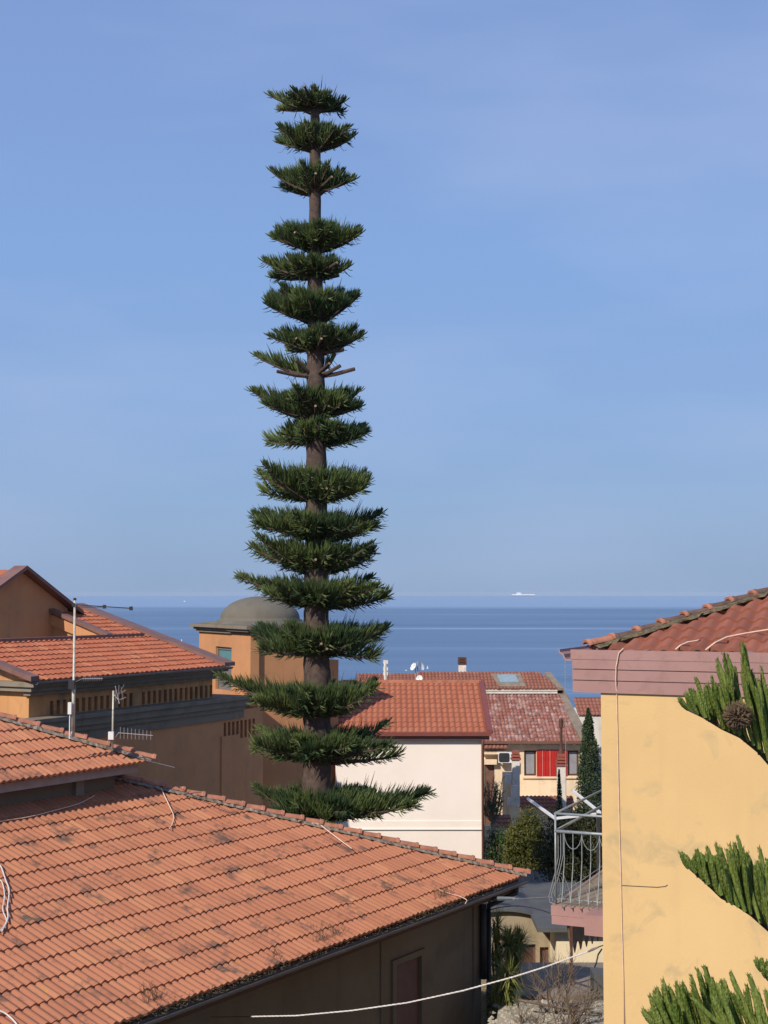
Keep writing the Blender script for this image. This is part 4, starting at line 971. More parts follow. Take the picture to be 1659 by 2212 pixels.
# flat grey roof behind
shed = thing('shed', (PY(1200,1940,42).x, 44, -12.5), 'low shed with wide flat dark grey sheet roof behind the rounded outbuilding', 'shed')
mb = MB(); zs = PY(1200,1888,49.0).z
xL, xR = PY(1100,1900,44).x, PY(1310,1900,44).x+2
zn = PY(1200,1960,44.2).z
k = 26
for i in range(k):
    a = xL+(xR-xL)*i/k; c = xL+(xR-xL)*(i+1)/k; h = 0.05
    mb.quad((a,44.2,zn), (a+(c-a)*.5,44.2,zn+h), (a+(c-a)*.5,49.5,zs+h), (a,49.5,zs)); mb.quad((a+(c-a)*.5,44.2,zn+h), (c,44.2,zn), (c,49.5,zs), (a+(c-a)*.5,49.5,zs+h))
mb.build('roof', M['greyroof'], shed)
mb = MB(); mb.box(xL+.1, xR, 44.5, 49.3, -12.5, min(zn,zs)-.05); mb.build('wall', M['concrete'], shed)
# cream lit wall house with corrugated awning
crm = thing('house', (PY(1250,2050,38.5).x, 38.5, -12.5), 'low sunlit cream house wall under the balcony beside the rounded outbuilding', 'house')
mb = MB(); mb.box(PY(1202,2050,38.5).x, PY(1202,2050,38.5).x+4.5, 38.5, 44, -12.5, PY(1250,2012,38.5).z); mb.build('wall', plaster('warm_cream_render', (0.82,0.68,0.45), amt=0.1), crm)
mb = MB(); zz_ = PY(1250,2011,38.3).z; mb.box(PY(1160,2050,38.3).x, PY(1202,2050,38.3).x+4.6, 38.15, 44.1, zz_, zz_+.12); mb.build('flat_roof', M['greyroof'], crm)
# corrugated sheet hanging at the side
Pz0 = PY(1232,2052,33.0); Pz1 = PY(1318,2010,33.0+2.2)
mb = MB(); kk = 44
vt = []; 
for i in range(kk+1):
    f = i/kk; q = Pz0.lerp(Pz1, f); ph = f*7*2*math.pi; up_off = 0.13*math.sin(ph)
    q = q + Vector((0,0,up_off)); d = Vector((-.1, 0.6, 0.0)); vt.append((q, q+Vector((0,0.9,0.62))))
for i in range(kk): mb.quad(vt[i][0], vt[i+1][0], vt[i+1][1], vt[i][1])
zt0 = PY(1232,2000,33).z
for i in range(kk): mb.quad(vt[i][0], vt[i+1][0], Vector((vt[i+1][0].x, vt[i+1][0].y+.05, zt0)), Vector((vt[i][0].x, vt[i][0].y+.05, zt0)))
aw = single(mb, 'awning', M['corr'], Pz0, 'brown corrugated awning with wavy lower edge under the balcony', 'awning')
mb = MB(); mb.box(Pz0.x, Pz0.x+.06, Pz0.y, Pz0.y+.06, -12.5, zt0); mb.build('post', M['brownwood'], aw)
# garden terrace with pale stones
mb = MB(); tz = -8.95
ter = MB(); ter.hexa([(1.95,26.5,-12.5),(9,26.5,-12.5),(9,31.2,-12.5),(2.55,31.2,-12.5),(1.95,26.5,tz),(9,26.5,tz),(9,31.2,tz),(2.55,31.2,tz)]); 
o = ter.build('garden_terrace', M['stone']); o['kind'] = 'structure'; o['label'] = 'raised garden terrace of pale stony ground'
lo = thing('shed', (5.0, 32.0, -12.5), 'long low grey concrete shed behind the bare shrubs at the lower edge', 'shed')
mb = MB(); ztop_ = PY(1250,2079,36.2).z; zfr = PY(1250,2150,31.8).z
mb.hexa([(2.2,31.8,-12.5),(8,31.8,-12.5),(8,36.2,-12.5),(3.4,36.2,-12.5),(2.2,31.8,zfr),(8,31.8,zfr),(8,36.2,ztop_),(3.4,36.2,ztop_)]); mb.build('roof', M['concrete'], lo)
mb = MB(); mb.box(PY(1276,2150,31.7).x, PY(1276,2150,31.7).x+1.2, 31.2, 31.75, -12.5, PY(1280,2092,31.7).z); mb.build('wall', M['greyroof'], lo)
rng = random.Random(5)
st = MB()
for i in range(500):
    x = rng.uniform(2.2, 5.2); y = rng.uniform(28, 31.1); r_ = rng.uniform(.02,.08); b0 = len(st.v)
    for (dx,dy,dz) in ((1,0,0),(0,1,0),(-1,0,0),(0,-1,0),(0,0,.8),(0,0,-.3)): st.v.append(Vector((x+dx*r_*rng.uniform(.6,1.3), y+dy*r_*rng.uniform(.6,1.3), tz+dz*r_)))
    for f in ((0,1,4),(1,2,4),(2,3,4),(3,0,4)): st.f.append(tuple(b0+q for q in f))
o = st.build('stones', M['stone']); o['kind'] = 'stuff'; o['label'] = 'loose pale stones on the terrace'; 

# ================================================================== VEGETATION helpers
def leaves(mb, pts, size, rng, tri=False, flatn=0.0):
    """one small folded leaf per point"""
    for p in pts:
        d = Vector((rng.gauss(0,1), rng.gauss(0,1), rng.gauss(0,.7)+flatn)).normalized(); a = d.orthogonal().normalized(); b = d.cross(a)
        th = rng.uniform(0, 6.28); a, b = a*math.cos(th)+b*math.sin(th), b*math.cos(th)-a*math.sin(th); s_ = size*rng.uniform(.6,1.3)
        n = len(mb.v); mb.v += [p-a*s_, p+b*s_*.45, p+a*s_, p-b*s_*.45]; mb.f.append((n, n+1, n+2, n+3))
def crown_pts(rng, n, c, rad, clumps=14, cl=0.38, shape='ball'):
    cs = []
    for i in range(clumps):
        while True:
            v = Vector((rng.uniform(-1,1), rng.uniform(-1,1), rng.uniform(-1,1)))
            if v.length < 1: break
        v = v.normalized()*rng.uniform(.45,.8); cs.append(v)
    out = []
    for i in range(n):
        k = rng.choice(cs); v = k + Vector((rng.gauss(0,1), rng.gauss(0,1), rng.gauss(0,1)))*cl*0.5
        out.append(Vector((c[0]+v.x*rad[0], c[1]+v.y*rad[1], c[2]+v.z*rad[2])))
    return out
def bush(name, c, rad, n, size, mat, label, cat, seed, clumps=18, cl=.36, ground=-12.5):
    rng = random.Random(seed); t = thing(name, (c[0], c[1], ground), label, cat)
    mb = MB(); leaves(mb, crown_pts(rng, n, c, rad, clumps, cl), size, rng); mb.build('foliage', mat, t)
    mb = MB(); base = Vector((c[0], c[1], ground)); 
    for k in range(7):
        e_ = Vector(c)+Vector((rng.uniform(-.6,.6)*rad[0], rng.uniform(-.6,.6)*rad[1], rng.uniform(-.2,.6)*rad[2])); mid = base.lerp(e_, .5)+Vector((rng.uniform(-.1,.1), 0, 0)); mb.tube([base+Vector((rng.uniform(-.1,.1),rng.uniform(-.1,.1),-.1)), mid, e_], [.06,.04,.012], 5)
    mb.build('trunk', M['twig'], t); return t
def column_tree(name, base, h, r, n, size, mat, label, cat, seed, top=0.25):
    rng = random.Random(seed); t = thing(name, base, label, cat); pts = []
    B = Vector(base)
    for i in range(n):
        f = rng.random()**0.85; a = rng.uniform(0, 6.283)
        rr = r*(min(1, (1-f)/top)**0.7 if f > 1-top else 1.0)*(0.82+0.55*noise.noise(Vector((math.cos(a)*1.6, math.sin(a)*1.6+seed, f*h*1.4))))*(rng.random()**0.35)
        pts.append(B+Vector((math.cos(a)*rr, math.sin(a)*rr, f*h)))
    mb = MB(); leaves(mb, pts, size, rng, flatn=.3); mb.build('foliage', mat, t)
    mb = MB(); mb.tube([B-Vector((0,0,.2)), B+Vector((0,0,h*.5)), B+Vector((0,0,h*.93))], [r*.14, r*.08, .015], 6); mb.build('trunk', M['bark'], t); return t
# tall dark conifer against the yellow house
Yq = 60.0; pb = PY(1272, 1700, Yq); ht = PY(1270,1530,Yq).z+12.6
column_tree('conifer', (pb.x, Yq, -12.6), ht, 0.66, 15000, 0.055, M['darkleaf'], 'tall dense dark green conifer column left of the yellow house', 'tree', 81, top=.36)
Yq = 50.0; pb = PY(1208, 1700, Yq)
column_tree('cypress', (pb.x, Yq, -12.6), PY(1208,1662,Yq).z+12.6, 0.30, 3800, 0.04, M['darkleaf'], 'small pointed dark cypress in front of the pale flue', 'tree', 82, top=.6)
c_ = PY(1134, 1825, 52.0); bush('shrub', (c_.x, 52, c_.z-.1), (0.82,0.9,1.45), 18000, .050, M['bushy'], 'big rounded yellow green shrub between the pale house and balcony', 'shrub', 83, 40, .34)
c_ = PY(1075, 1838, 54.5); bush('shrub', (c_.x, 54.5, c_.z), (0.75,0.8,0.95), 4500, .045, leafmat('mid_green_leaves', (.03,.06,.018), (.06,.10,.025)), 'low dark green shrub at the foot of the pale house', 'shrub', 84, 20, .4)
c_ = PY(1250, 1835, 47.0); bush('hedge', (c_.x, 47, c_.z), (1.35,0.9,1.35), 26000, .055, leafmat('olive_dark_leaves', (.035,.042,.016), (.075,.072,.028)), 'dark brownish hedge mass seen through the balcony railing', 'hedge', 85, 40, .4)
# oleander-like plant by the pale house corner
rng = random.Random(86); Yq = 59.0; pb = PY(1066, 1786, Yq); t = thing('potted_tree', (pb.x, Yq, pb.z), 'spindly grey green plant with upright leafy shoots in a pot beside the pale house corner', 'plant')
mbw = MB(); mbl = MB()
for k in range(26):
    a = rng.uniform(0,6.28); tip = Vector((pb.x+rng.uniform(-.5,.5), Yq+rng.uniform(-.4,.4), pb.z+rng.uniform(.5,2.1))); b0 = Vector((pb.x, Yq, pb.z+.1)); mid = b0.lerp(tip,.5)+Vector((rng.uniform(-.15,.15),0,-.05)); mbw.tube([b0, mid, tip], [.025,.015,.008], 4)
    for j in range(60):
        f = rng.uniform(.35,1); q = (b0.lerp(mid, f*2) if f < .5 else mid.lerp(tip, f*2-1)); d = (tip-mid).normalized()*.6+Vector((rng.uniform(-1,1),rng.uniform(-1,1),rng.uniform(-.2,.8))); d.normalize(); s_ = d.orthogonal().normalized()*.012; e_ = q+d*.16
        n_ = len(mbl.v); mbl.v += [q-s_, q+s_, e_+s_*.3, e_-s_*.3]; mbl.f.append((n_,n_+1,n_+2,n_+3))
mbw.build('stem', M['twig'], t); mbl.build('foliage', M['oleander'], t)
mb = MB(); mb.tube([(pb.x,Yq,-12.6),(pb.x,Yq,pb.z-.05)], .1, 10); mb.tube([(pb.x,Yq,pb.z-.05),(pb.x,Yq,pb.z+.14)], [.1,.15], 10); mb.build('pot', M['concrete'], t)
# yucca clump beside the near house corner
def bladeplant(name, heads, mat, label, cat, seed, base, blen=.55, n=60, wdt=.022):
    rng = random.Random(seed); t = thing(name, base, label, cat); ml = MB(); mw = MB()
    for (x, y, z) in heads:
        h = Vector((x,y,z)); b0 = Vector((base[0]+rng.uniform(-.2,.2), base[1]+rng.uniform(-.2,.2), base[2])); mw.tube([b0, b0.lerp(h,.5)+Vector((rng.uniform(-.08,.08),0,0)), h], [.06,.045,.03], 5)
        for k in range(n):
            a = rng.uniform(0,6.28); el = rng.uniform(-.7,1.5); d = Vector((math.cos(a)*math.cos(el), math.sin(a)*math.cos(el), math.sin(el))); L_ = blen*rng.uniform(.7,1.15)
            side = d.cross(Vector((0,0,1))).normalized()*wdt; pts = [h, h+d*L_*.5, h+d*L_+Vector((0,0,-L_*.25*(1-max(0,math.sin(el)))))]
            n_ = len(ml.v); ml.v += [pts[0]-side*.6, pts[0]+side*.6, pts[1]+side, pts[1]-side, pts[2]]; ml.f += [(n_,n_+1,n_+2,n_+3),(n_+3,n_+2,n_+4)]
    mw.build('trunk', M['twig'], t); ml.build('foliage', mat, t); return t
heads = []
rng = random.Random(9)
for k in range(24):
    p_ = PY(rng.uniform(1058,1128), rng.uniform(2030,2215), 33.2); heads.append((p_.x, 33.2+rng.uniform(-.5,.5), p_.z))
heads += [tuple(PY(1075,2000,33.2)), tuple(PY(1068,2020,33.2))]
for k in range(14):
    p_ = PY(rng.uniform(1066,1112), rng.uniform(2100,2230), 31.0); heads.append(tuple(p_))
bladeplant('yucca', heads, M['yucca'], 'clump of yellow green sword-leaved plants beside the dark downpipe', 'plant', 87, (2.9,33.2,-12.5), blen=.48, n=70, wdt=.011)
# bare shrubs in front of the low shed
def twigs(name, base, tops, label, seed, mat=None, cat='shrub', n=10, r0=.02):
    rng = random.Random(seed); mb = MB(); B = Vector(base)
    def grow(p, d, L, r, lev):
        q = p+d*L*.5+Vector((rng.uniform(-1,1),rng.uniform(-1,1),0))*L*.08; e_ = q+(d+Vector((rng.uniform(-.3,.3),rng.uniform(-.3,.3),rng.uniform(-.1,.2)))).normalized()*L*.5
        mb.tube([p,q,e_],[r,r*.8,r*.55],4,caps=False)
        if lev > 0:
            for k in range(rng.randint(2,4)):
                dd = (d+Vector((rng.uniform(-.8,.8),rng.uniform(-.8,.8),rng.uniform(-.3,.5)))).normalized(); grow(q.lerp(e_,rng.random()), dd, L*rng.uniform(.45,.75), r*.55, lev-1)
    for T in tops:
        d = Vector(T)-B; grow(B+Vector((rng.uniform(-.15,.15),rng.uniform(-.1,.1),0)), d.normalized(), d.length*.62, r0, 3)
    return single(mb, name, mat or M['twig'], base, label, cat)
tp = [tuple(PY(px, py, 30.2)) for px, py in ((1130,2110),(1160,2090),(1195,2085),(1225,2070),(1215,2010+60),(1250,2100),(1275,2125),(1180,2130),(1290,2160),(1150,2150))]
b1 = PY(1205,2235,30.2); twigs('bare_shrub', (b1.x,30.2,b1.z), tp, 'leafless brown twiggy shrub at the bottom between the two near houses', 91)
b1 = PY(1140,2240,29.5); tp = [tuple(PY(px, py, 29.6)) for px, py in ((1110,2170),(1140,2160),(1175,2165),(1165,2190),(1200,2180),(1110,2190))]
twigs('bare_shrub', (b1.x+.75,29.3,b1.z), [tuple(PY(px, py, 29.3)) for px, py in ((1190,2160),(1215,2150),(1240,2140),(1265,2150),(1290,2165),(1230,2175),(1275,2180),(1300,2130),(1205,2120),(1255,2110))], 'dense tangle of bare brown twigs against the yellow house corner at the bottom', 93)
twigs('bare_shrub', (b1.x,29.5,b1.z), tp, 'smaller leafless shrub low down beside the yucca clump', 92)
mb = MB(); mb.tube([PY(1120,2160,30.0),PY(1170,2170,30.0),PY(1240,2182,30.0),PY(1300,2190,30.0)], [.03,.028,.026,.022], 6); single(mb, 'fallen_branch', M['twig'], PY(1200,2175,30), 'long bare brown limb lying across the shrubs near the bottom', 'branch')

# ================================================================== tall clipped araucaria
Yt = 38.0
TIERS = [  # attach y, left tips, right tips, top y
 (243, [(580,206),(598,222)], [(745,217),(740,232)], 183),
 (326, [(599,306),(603,271),(606,290)], [(749,306),(767,276),(755,292)], 256),
 (419, [(584,370),(606,396)], [(767,388),(742,360),(748,402)], 345),
 (543, [(584,511),(594,485),(600,520)], [(782,503),(777,483),(772,520)], 472),
 (606, [(566,563),(580,590)], [(756,577)], 546),
 (698, [(573,649),(576,628),(582,673)], [(774,640),(768,628),(745,665)], 609),
 (764, [(582,729),(588,706)], [(785,723)], 699),
 (812, [(547,765)], [(722,775)], 758),
 (906, [(540,843),(560,862),(580,880)], [(778,845),(780,871),(770,890)], 827),
 (962, [(610,930),(573,948)], [(793,937),(787,915),(780,950)], 900),
 (1083, [(555,1021),(560,1058),(575,1010)], [(797,1040),(790,1020),(785,1062)], 1002),
 (1166, [(544,1112),(560,1100),(556,1135)], [(827,1107),(815,1130),(800,1142)], 1096),
 (1237, [(538,1179),(548,1192),(560,1160)], [(809,1191),(800,1205),(805,1175)], 1162),
 (1313, [(514,1242),(540,1262)], [(840,1288),(805,1245),(820,1268)], 1246),
 (1419, [(549,1369),(553,1353),(570,1400)], [(842,1356),(820,1378),(812,1420),(825,1362)], 1338),
 (1548, [(469,1455),(535,1500),(560,1510)], [(812,1473),(800,1500),(818,1475)], 1465),
 (1645, [(547,1619),(549,1581),(560,1600)], [(864,1635),(840,1565),(845,1600)], 1566),
 (1770, [(546,1700),(590,1735),(600,1760)], [(931,1711),(880,1740),(900,1725)], 1692)]
tree = thing('araucaria', (PY(685,1800,Yt).x, Yt, -12.5), 'very tall narrow clipped evergreen with stacked tiers of dark green branches', 'tree')
trk = [(182,3),(243,10),(300,11.5),(420,12.5),(543,14),(606,16),(760,18.5),(906,21),(1000,22),(1160,25),(1313,27),(1419,28.5),(1548,29),(1645,30),(1740,32),(1900,37),(2100,42)]
tx = lambda y: 680+ (y-180)/1600*5
zpt = [PY(tx(y), y, Yt) for y, r_ in trk]; zpt.append(Vector((zpt[-1].x, Yt, -12.6)))
rad = [r_/3000*Yt for y, r_ in trk]; rad.append(rad[-1]*1.15)
mb = MB(); P2 = []; R2 = []
for i in range(len(zpt)-1):
    for k in range(8): f = k/8; P2.append(zpt[i].lerp(zpt[i+1], f)); R2.append(rad[i]*(1-f)+rad[i+1]*f)
rng = random.Random(3); nseg = 16; 
for p, r_ in zip(P2, R2):
    for k in range(nseg): mb.v.append(p+Vector((math.cos(6.2832*k/nseg), math.sin(6.2832*k/nseg), 0))*r_*rng.uniform(.93,1.07))
for i in range(len(P2)-1):
    for k in range(nseg): mb.f.append((i*nseg+k, i*nseg+(k+1)%nseg, (i+1)*nseg+(k+1)%nseg, (i+1)*nseg+k))
mb.build('trunk', M['bark'], tree, smooth=True)
mb = MB(); 
def finger(mb, p, d, L, r, rng, bend, seg=3, n=3):
    """short upward-curving needled branchlet"""
    a = d.orthogonal().normalized(); b = d.cross(a); base = len(mb.v); q = Vector(p); dd = Vector(d)
    for i in range(seg+1):
        f = i/seg; rr = r*(0.55+0.9*math.sin(math.pi*min(1,f*.75+.12)))*(1 if i < seg else .35)
        for k in range(n): an = 6.2832*k/n+i*.9; mb.v.append(q+(a*math.cos(an)+b*math.sin(an))*rr)
        dd = (dd+bend*(1.0/seg)).normalized(); q = q+dd*(L/seg)
    for i in range(seg):
        for k in range(n): mb.f.append((base+i*n+k, base+i*n+(k+1)%n, base+(i+1)*n+(k+1)%n, base+(i+1)*n+k))
    mb.f.append(tuple(base+seg*n+k for k in range(n)))
UP = Vector((0,0,1))
def limb_fingers(ml, pts, rng, dens, Lmax, r, ztop, droop=.05, expo=.72):
    """fingers stand up from the limb to a flat top line that closes in a point at the tip"""
    tot = sum((pts[i+1]-pts[i]).length for i in range(len(pts)-1)); k = int(tot*dens); T = pts[-1]
    for j in range(k):
        f = 0.06+0.94*(j+rng.random())/k; u = f*(len(pts)-1); i = min(int(u), len(pts)-2); q = pts[i].lerp(pts[i+1], u-i); ax = (pts[i+1]-pts[i]).normalized(); side = ax.cross(UP).normalized()
        top = T.z + (ztop-T.z)*max(0, 1-f)**expo; room = max(0.05, top-q.z)
        out = 0.35+1.3*f*f
        if rng.random() < droop: d = (ax*.5+side*rng.choice((-1,1))*.5-UP*rng.uniform(.3,.9)).normalized(); bend = UP*rng.uniform(.1,.6)+ax*.3; L = rng.uniform(.12,.34)
        else:
            sd_ = rng.gauss(0,.55); d = (ax*out*rng.uniform(.7,1.2) + side*sd_ + UP*rng.uniform(.35,.8)).normalized(); bend = UP*rng.uniform(.2,.8)
            L = min(Lmax, room*rng.uniform(.5,1.15)+.04+.12*f)
            if rng.random() < .02: L *= 1.35
            if f > .93: d = (ax+side*rng.gauss(0,.12)+UP*.15).normalized(); bend = UP*.1; L = rng.uniform(.12,.22)
        finger(ml, q, d, L, r*rng.uniform(.75,1.2), rng, bend)
rng = random.Random(17); STUBS = []
for ti, (ya, LT, RT, ytop) in enumerate(TIERS):
    at = PY(tx(ya), ya, Yt); ztp = PY(680, ytop, Yt).z; r0 = np.interp(ya, [a for a,_ in trk], [b for _,b in trk])/3000*Yt
    mw = MB(); ml = MB(); TONE = []
    limbs = []
    for tips, sg in ((LT,-1),(RT,1)):
        for j, (px, py) in enumerate(tips):
            az = [0.0, 0.55, -0.6, 0.9][j % 4] + rng.uniform(-.12,.12)
            T = PY(px, py, Yt); rx = abs(T.x-at.x); limbs.append((Vector((T.x, Yt+math.sin(az)*rx*1.0, T.z)), True))
    mL = np.mean([abs(PY(p[0],p[1],Yt).x-at.x) for p in LT]); mR = np.mean([abs(PY(p[0],p[1],Yt).x-at.x) for p in RT])
    mz = np.mean([PY(p[0],p[1],Yt).z for p in LT+RT])
    nb = 20 if ti > 2 else 11
    if ti in (7,): nb = 6
    for k in range(nb):
        a = 6.2832*(k+.5+rng.uniform(-.3,.3))/nb; ca = math.cos(a); R_ = (mR if ca > 0 else mL)*rng.uniform(.50,.90)*(1.0 if k % 2 else .8)
        if rng.random() < .25: continue
        if ti == 7 and ca > .2: continue
        limbs.append((Vector((at.x+ca*R_, Yt+math.sin(a)*R_, at.z+(ztp-at.z)*rng.uniform(.18,.85))), False))
    if ti != 7:
        for k in range(14):
            a = 6.2832*(k+rng.random())/14; ca = math.cos(a); R_ = (mR if ca > 0 else mL)*rng.uniform(.35,.6)
            limbs.append((Vector((at.x+ca*R_, Yt+math.sin(a)*R_, at.z+(ztp-at.z)*rng.uniform(.3,.62))), False))
    for (T, main) in limbs:
        T.z = min(T.z, ztp-.14, (ztp-.14)*T.y/Yt) if not main else T.z
        z0 = at.z + rng.uniform(-.05,.12) + (0 if main else rng.uniform(0,.15)); dv = Vector((T.x-at.x, T.y-Yt, 0)).normalized()
        P0_ = Vector((at.x, Yt, z0)) + dv*r0*.7; drop = (T.z-z0)
        sg_ = rng.uniform(-.02,.07); mid = P0_.lerp(T, .5) - UP*(sg_+.05*abs(drop)); m2 = P0_.lerp(T,.8) - UP*(sg_*.6+.04*abs(drop)); pts = [P0_, P0_.lerp(mid,.5), mid, m2, T]
        th = 0.022+0.013*(T-P0_).length
        mw.tube(pts, [th*1.5, th*1.2, th, th*.55, .012], 5)
        limb_fingers(ml, pts, rng, rng.uniform(110,185), .70 if ti < 10 else .88, .0108, ztop=min(ztp, ztp*(T.y+Yt)/2/Yt)-abs(rng.gauss(0,.13))+(-.04 if ti < 3 else .07), droop=.05 if ti < 9 else .24, expo=.72 if ti < 9 else .5)
        tn_ = rng.random()**1.2
        while len(TONE) < len(ml.v): TONE.extend([min(1, max(0, tn_+rng.gauss(0,.16)))]*12)
        del TONE[len(ml.v):]
    for k in range((1,0,2,1)[ti % 4]):       # pruned stubs
        a = rng.uniform(3.5, 5.9); R_ = r0+rng.uniform(.35,.9); z_ = at.z+rng.uniform(.05,.3); p1 = Vector((at.x+math.cos(a)*R_, Yt+math.sin(a)*R_, z_+.12)); p0 = Vector((at.x+math.cos(a)*r0*.6, Yt+math.sin(a)*r0*.6, z_-.05)); mw.tube([p0, p1], [.045,.036], 6)
        sb = MB(); dd = (p1-p0).normalized(); sb.tube([p1-dd*.01, p1+dd*.006], .034, 7); STUBS.append(sb)
    for k in range(5 if ti % 3 else 9):       # thin hanging twigs near the rim
        T_ = rng.choice(limbs)[0]; q = Vector((at.x,Yt,at.z)).lerp(T_, rng.uniform(.6,.95)); o_ = Vector((T_.x-at.x,T_.y-Yt,0)).normalized(); ml.tube([q, q+o_*.08-UP*.10, q+o_*.16-UP*.20, q+o_*.26-UP*rng.uniform(.14,.22)], [.008,.008,.007,.004], 3)
    if ti in (4,):
        q0 = PY(690,605,Yt); q1 = PY(732,595,Yt-.3); mw.tube([q0,q1], [.05,.045], 6)
    if ti == 7:
        for (a, c, w_) in ((598,802,.055),(766,797,.06),(640,778,.05),(735,790,.055)):
            mw.tube([at+UP*-.02, at.lerp(PY(a,c,Yt-.4),.5)-UP*.05, PY(a,c,Yt-.4)], [w_*1.3,w_,w_*.9], 6)
    if ti == 6:
        mw.tube([at, PY(742,755,Yt-.3)], [.07,.06], 6)
    wo_ = mw.build('branch_whorl', M['bark'], tree)
    TONE.extend([.3]*(len(ml.v)-len(TONE))); ml.build('foliage', M['needle'], wo_, uvs=[(t_, .5) for t_ in TONE])
    for sb in STUBS: sb.build('cut_end', M['cutwood'], wo_)
    STUBS.clear()

# ================================================================== near araucaria at the right edge
Yn = 4.6
nt_ = thing('araucaria', (2.05, 4.9, -12.5), 'nearby evergreen branches with thick finger-like green shoots reaching in from the right edge', 'tree')
mb = MB(); mb.tube([(2.05,4.9,-12.5),(2.05,4.9,-4),(2.05,4.9,3.0)], [.22,.15,.08], 12); mb.build('trunk', M['bark'], nt_, smooth=True)
def bigfinger(mb, p, d, L, r, rng, bend):
    seg = 9; n = 7; a = d.orthogonal().normalized(); b = d.cross(a); base = len(mb.v); q = Vector(p); dd = Vector(d).normalized()
    for i in range(seg+1):
        f = i/seg; rr = r*(0.75+.35*math.sin(math.pi*f*.9))*(1 if i < seg else .45)
        for k in range(n): an = 6.2832*k/n+i*.45; mb.v.append(q+(a*math.cos(an)+b*math.sin(an))*rr*rng.uniform(.92,1.08))
        dd = (dd+bend/seg).normalized(); q = q+dd*(L/seg)
    for i in range(seg):
        for k in range(n): mb.f.append((base+i*n+k, base+i*n+(k+1)%n, base+(i+1)*n+(k+1)%n, base+(i+1)*n+k))
    mb.f.append(tuple(base+seg*n+k for k in range(n)))
    # overlapping needle scales
    q = Vector(p); dd = Vector(d).normalized()
    for i in range(int(L/.0035)):
        f = i/(L/.0035); dd = (dd+bend/(L/.0035)).normalized(); q = q+dd*.0035; 
        for k in range(3):
            an = rng.uniform(0,6.28); o_ = (a*math.cos(an)+b*math.sin(an)); rr = r*(0.75+.35*math.sin(math.pi*f*.9)); c0 = q+o_*rr*.9; tip = q+o_*rr*1.20+dd*.009; s_ = o_.cross(dd).normalized()*.0018
            n_ = len(mb.v); mb.v += [c0-s_, c0+s_, tip]; mb.f.append((n_,n_+1,n_+2))
def nearbranch(pix, Y0, Y1, dens, Lf, seed, ends, rr=.0078, wr=.012, fmin=0, tipLen=.05):
    """pix: limb pixels from tip to root"""
    rng = random.Random(seed); pts = []
    for i, (px, py) in enumerate(pix): f = i/(len(pix)-1); pts.append(PY(px, py, Y0+(Y1-Y0)*f))
    pts.append(Vector((2.05, 4.9, pts[-1].z-.15)))
    mw = MB(); mw.tube(pts, [.004]+[wr*(.4+.6*i/len(pts)) for i in range(1, len(pts))], 7)
    br = mw.build('branch', M['bark'], nt_, smooth=True); ml = MB()
    P = pts[:-1]; tot = sum((P[i+1]-P[i]).length for i in range(len(P)-1)); k = int(tot*dens)
    for j in range(k):
        f = j/k; u = f*(len(P)-1); i = min(int(u), len(P)-2); q = P[i].lerp(P[i+1], u-i)+Vector((rng.uniform(-.006,.006), rng.uniform(-.06,.06), 0)); ax = (P[i]-P[i+1]).normalized()
        L = Lf(f)*rng.uniform(.72,1.1); row = rng.choice((-1,1))
        d = (ax*rng.uniform(.35,.75)*(1.5-.8*f)+UP*rng.uniform(.8,1.1)+Vector((0,1,0))*row*rng.uniform(.0,.45)).normalized()
        if f < .06: d = (ax+UP*.35).normalized()
        bigfinger(ml, q, d, L, rr*rng.uniform(.85,1.15), rng, UP*rng.uniform(.2,.6)+Vector((rng.uniform(-.15,.2),0,0)))
    a_, b_2 = pts[-2], pts[-1]; ax = (a_-b_2).normalized()
    for j in range(int((b_2-a_).length*dens*.8)):
        q = a_.lerp(b_2, rng.random()*.85)+Vector((0, rng.uniform(-.06,.06), 0)); d = (ax*rng.uniform(.2,.6)+UP+Vector((0,1,0))*rng.uniform(-.45,.45)).normalized(); bigfinger(ml, q, d, Lf(1)*rng.uniform(.7,1.05), rr*rng.uniform(.85,1.15), rng, UP*rng.uniform(.2,.6))
    ml.build('foliage', M['needle2'], br); return br, pts
br1, _ = nearbranch([(1484,1532),(1520,1548),(1560,1572),(1600,1590),(1640,1622),(1690,1680)], 4.6, 4.7, 112, lambda f: .05+.20*min(1,f*1.5)+.10*(f>.62), 101, 0)
mb = MB(); c0 = PY(1594,1548,4.58); rng = random.Random(4)
for i in range(520):
    v = Vector((rng.gauss(0,1),rng.gauss(0,1),rng.gauss(0,1))).normalized(); s_ = v.orthogonal().normalized(); s2 = v.cross(s_); p = c0+v*.032; tip = c0+v*.052+UP*.004
    n_ = len(mb.v); mb.v += [p+s_*.005, p-s_*.0025+s2*.0045, p-s_*.0025-s2*.0045, tip]; mb.f += [(n_,n_+1,n_+3),(n_+1,n_+2,n_+3),(n_+2,n_,n_+3)]
b0 = len(mb.v)
for i in range(7):
    for k in range(10): t_ = math.pi*i/6; mb.v.append(c0+Vector((math.sin(t_)*math.cos(.6283*k), math.sin(t_)*math.sin(.6283*k), math.cos(t_)))*.037)
for i in range(6):
    for k in range(10): mb.f.append((b0+i*10+k, b0+i*10+(k+1)%10, b0+(i+1)*10+(k+1)%10, b0+(i+1)*10+k))
mb.build('cone', M['cone'], br1)
nearbranch([(1492,1878),(1525,1905),(1560,1938),(1590,1952),(1625,1975),(1665,2010),(1710,2060)], 4.5, 4.6, 112, lambda f: .06+.22*min(1,f*1.3), 102, 0)
nearbranch([(1412,2216),(1450,2232),(1500,2255),(1560,2285),(1620,2320),(1680,2370)], 4.2, 4.3, 112, lambda f: .05+.24*min(1,f*1.6), 103, 0)
nearbranch([(1560,2215),(1600,2225),(1650,2245),(1700,2290)], 4.0, 4.0, 75, lambda f: .12+.10*f, 105, 0)
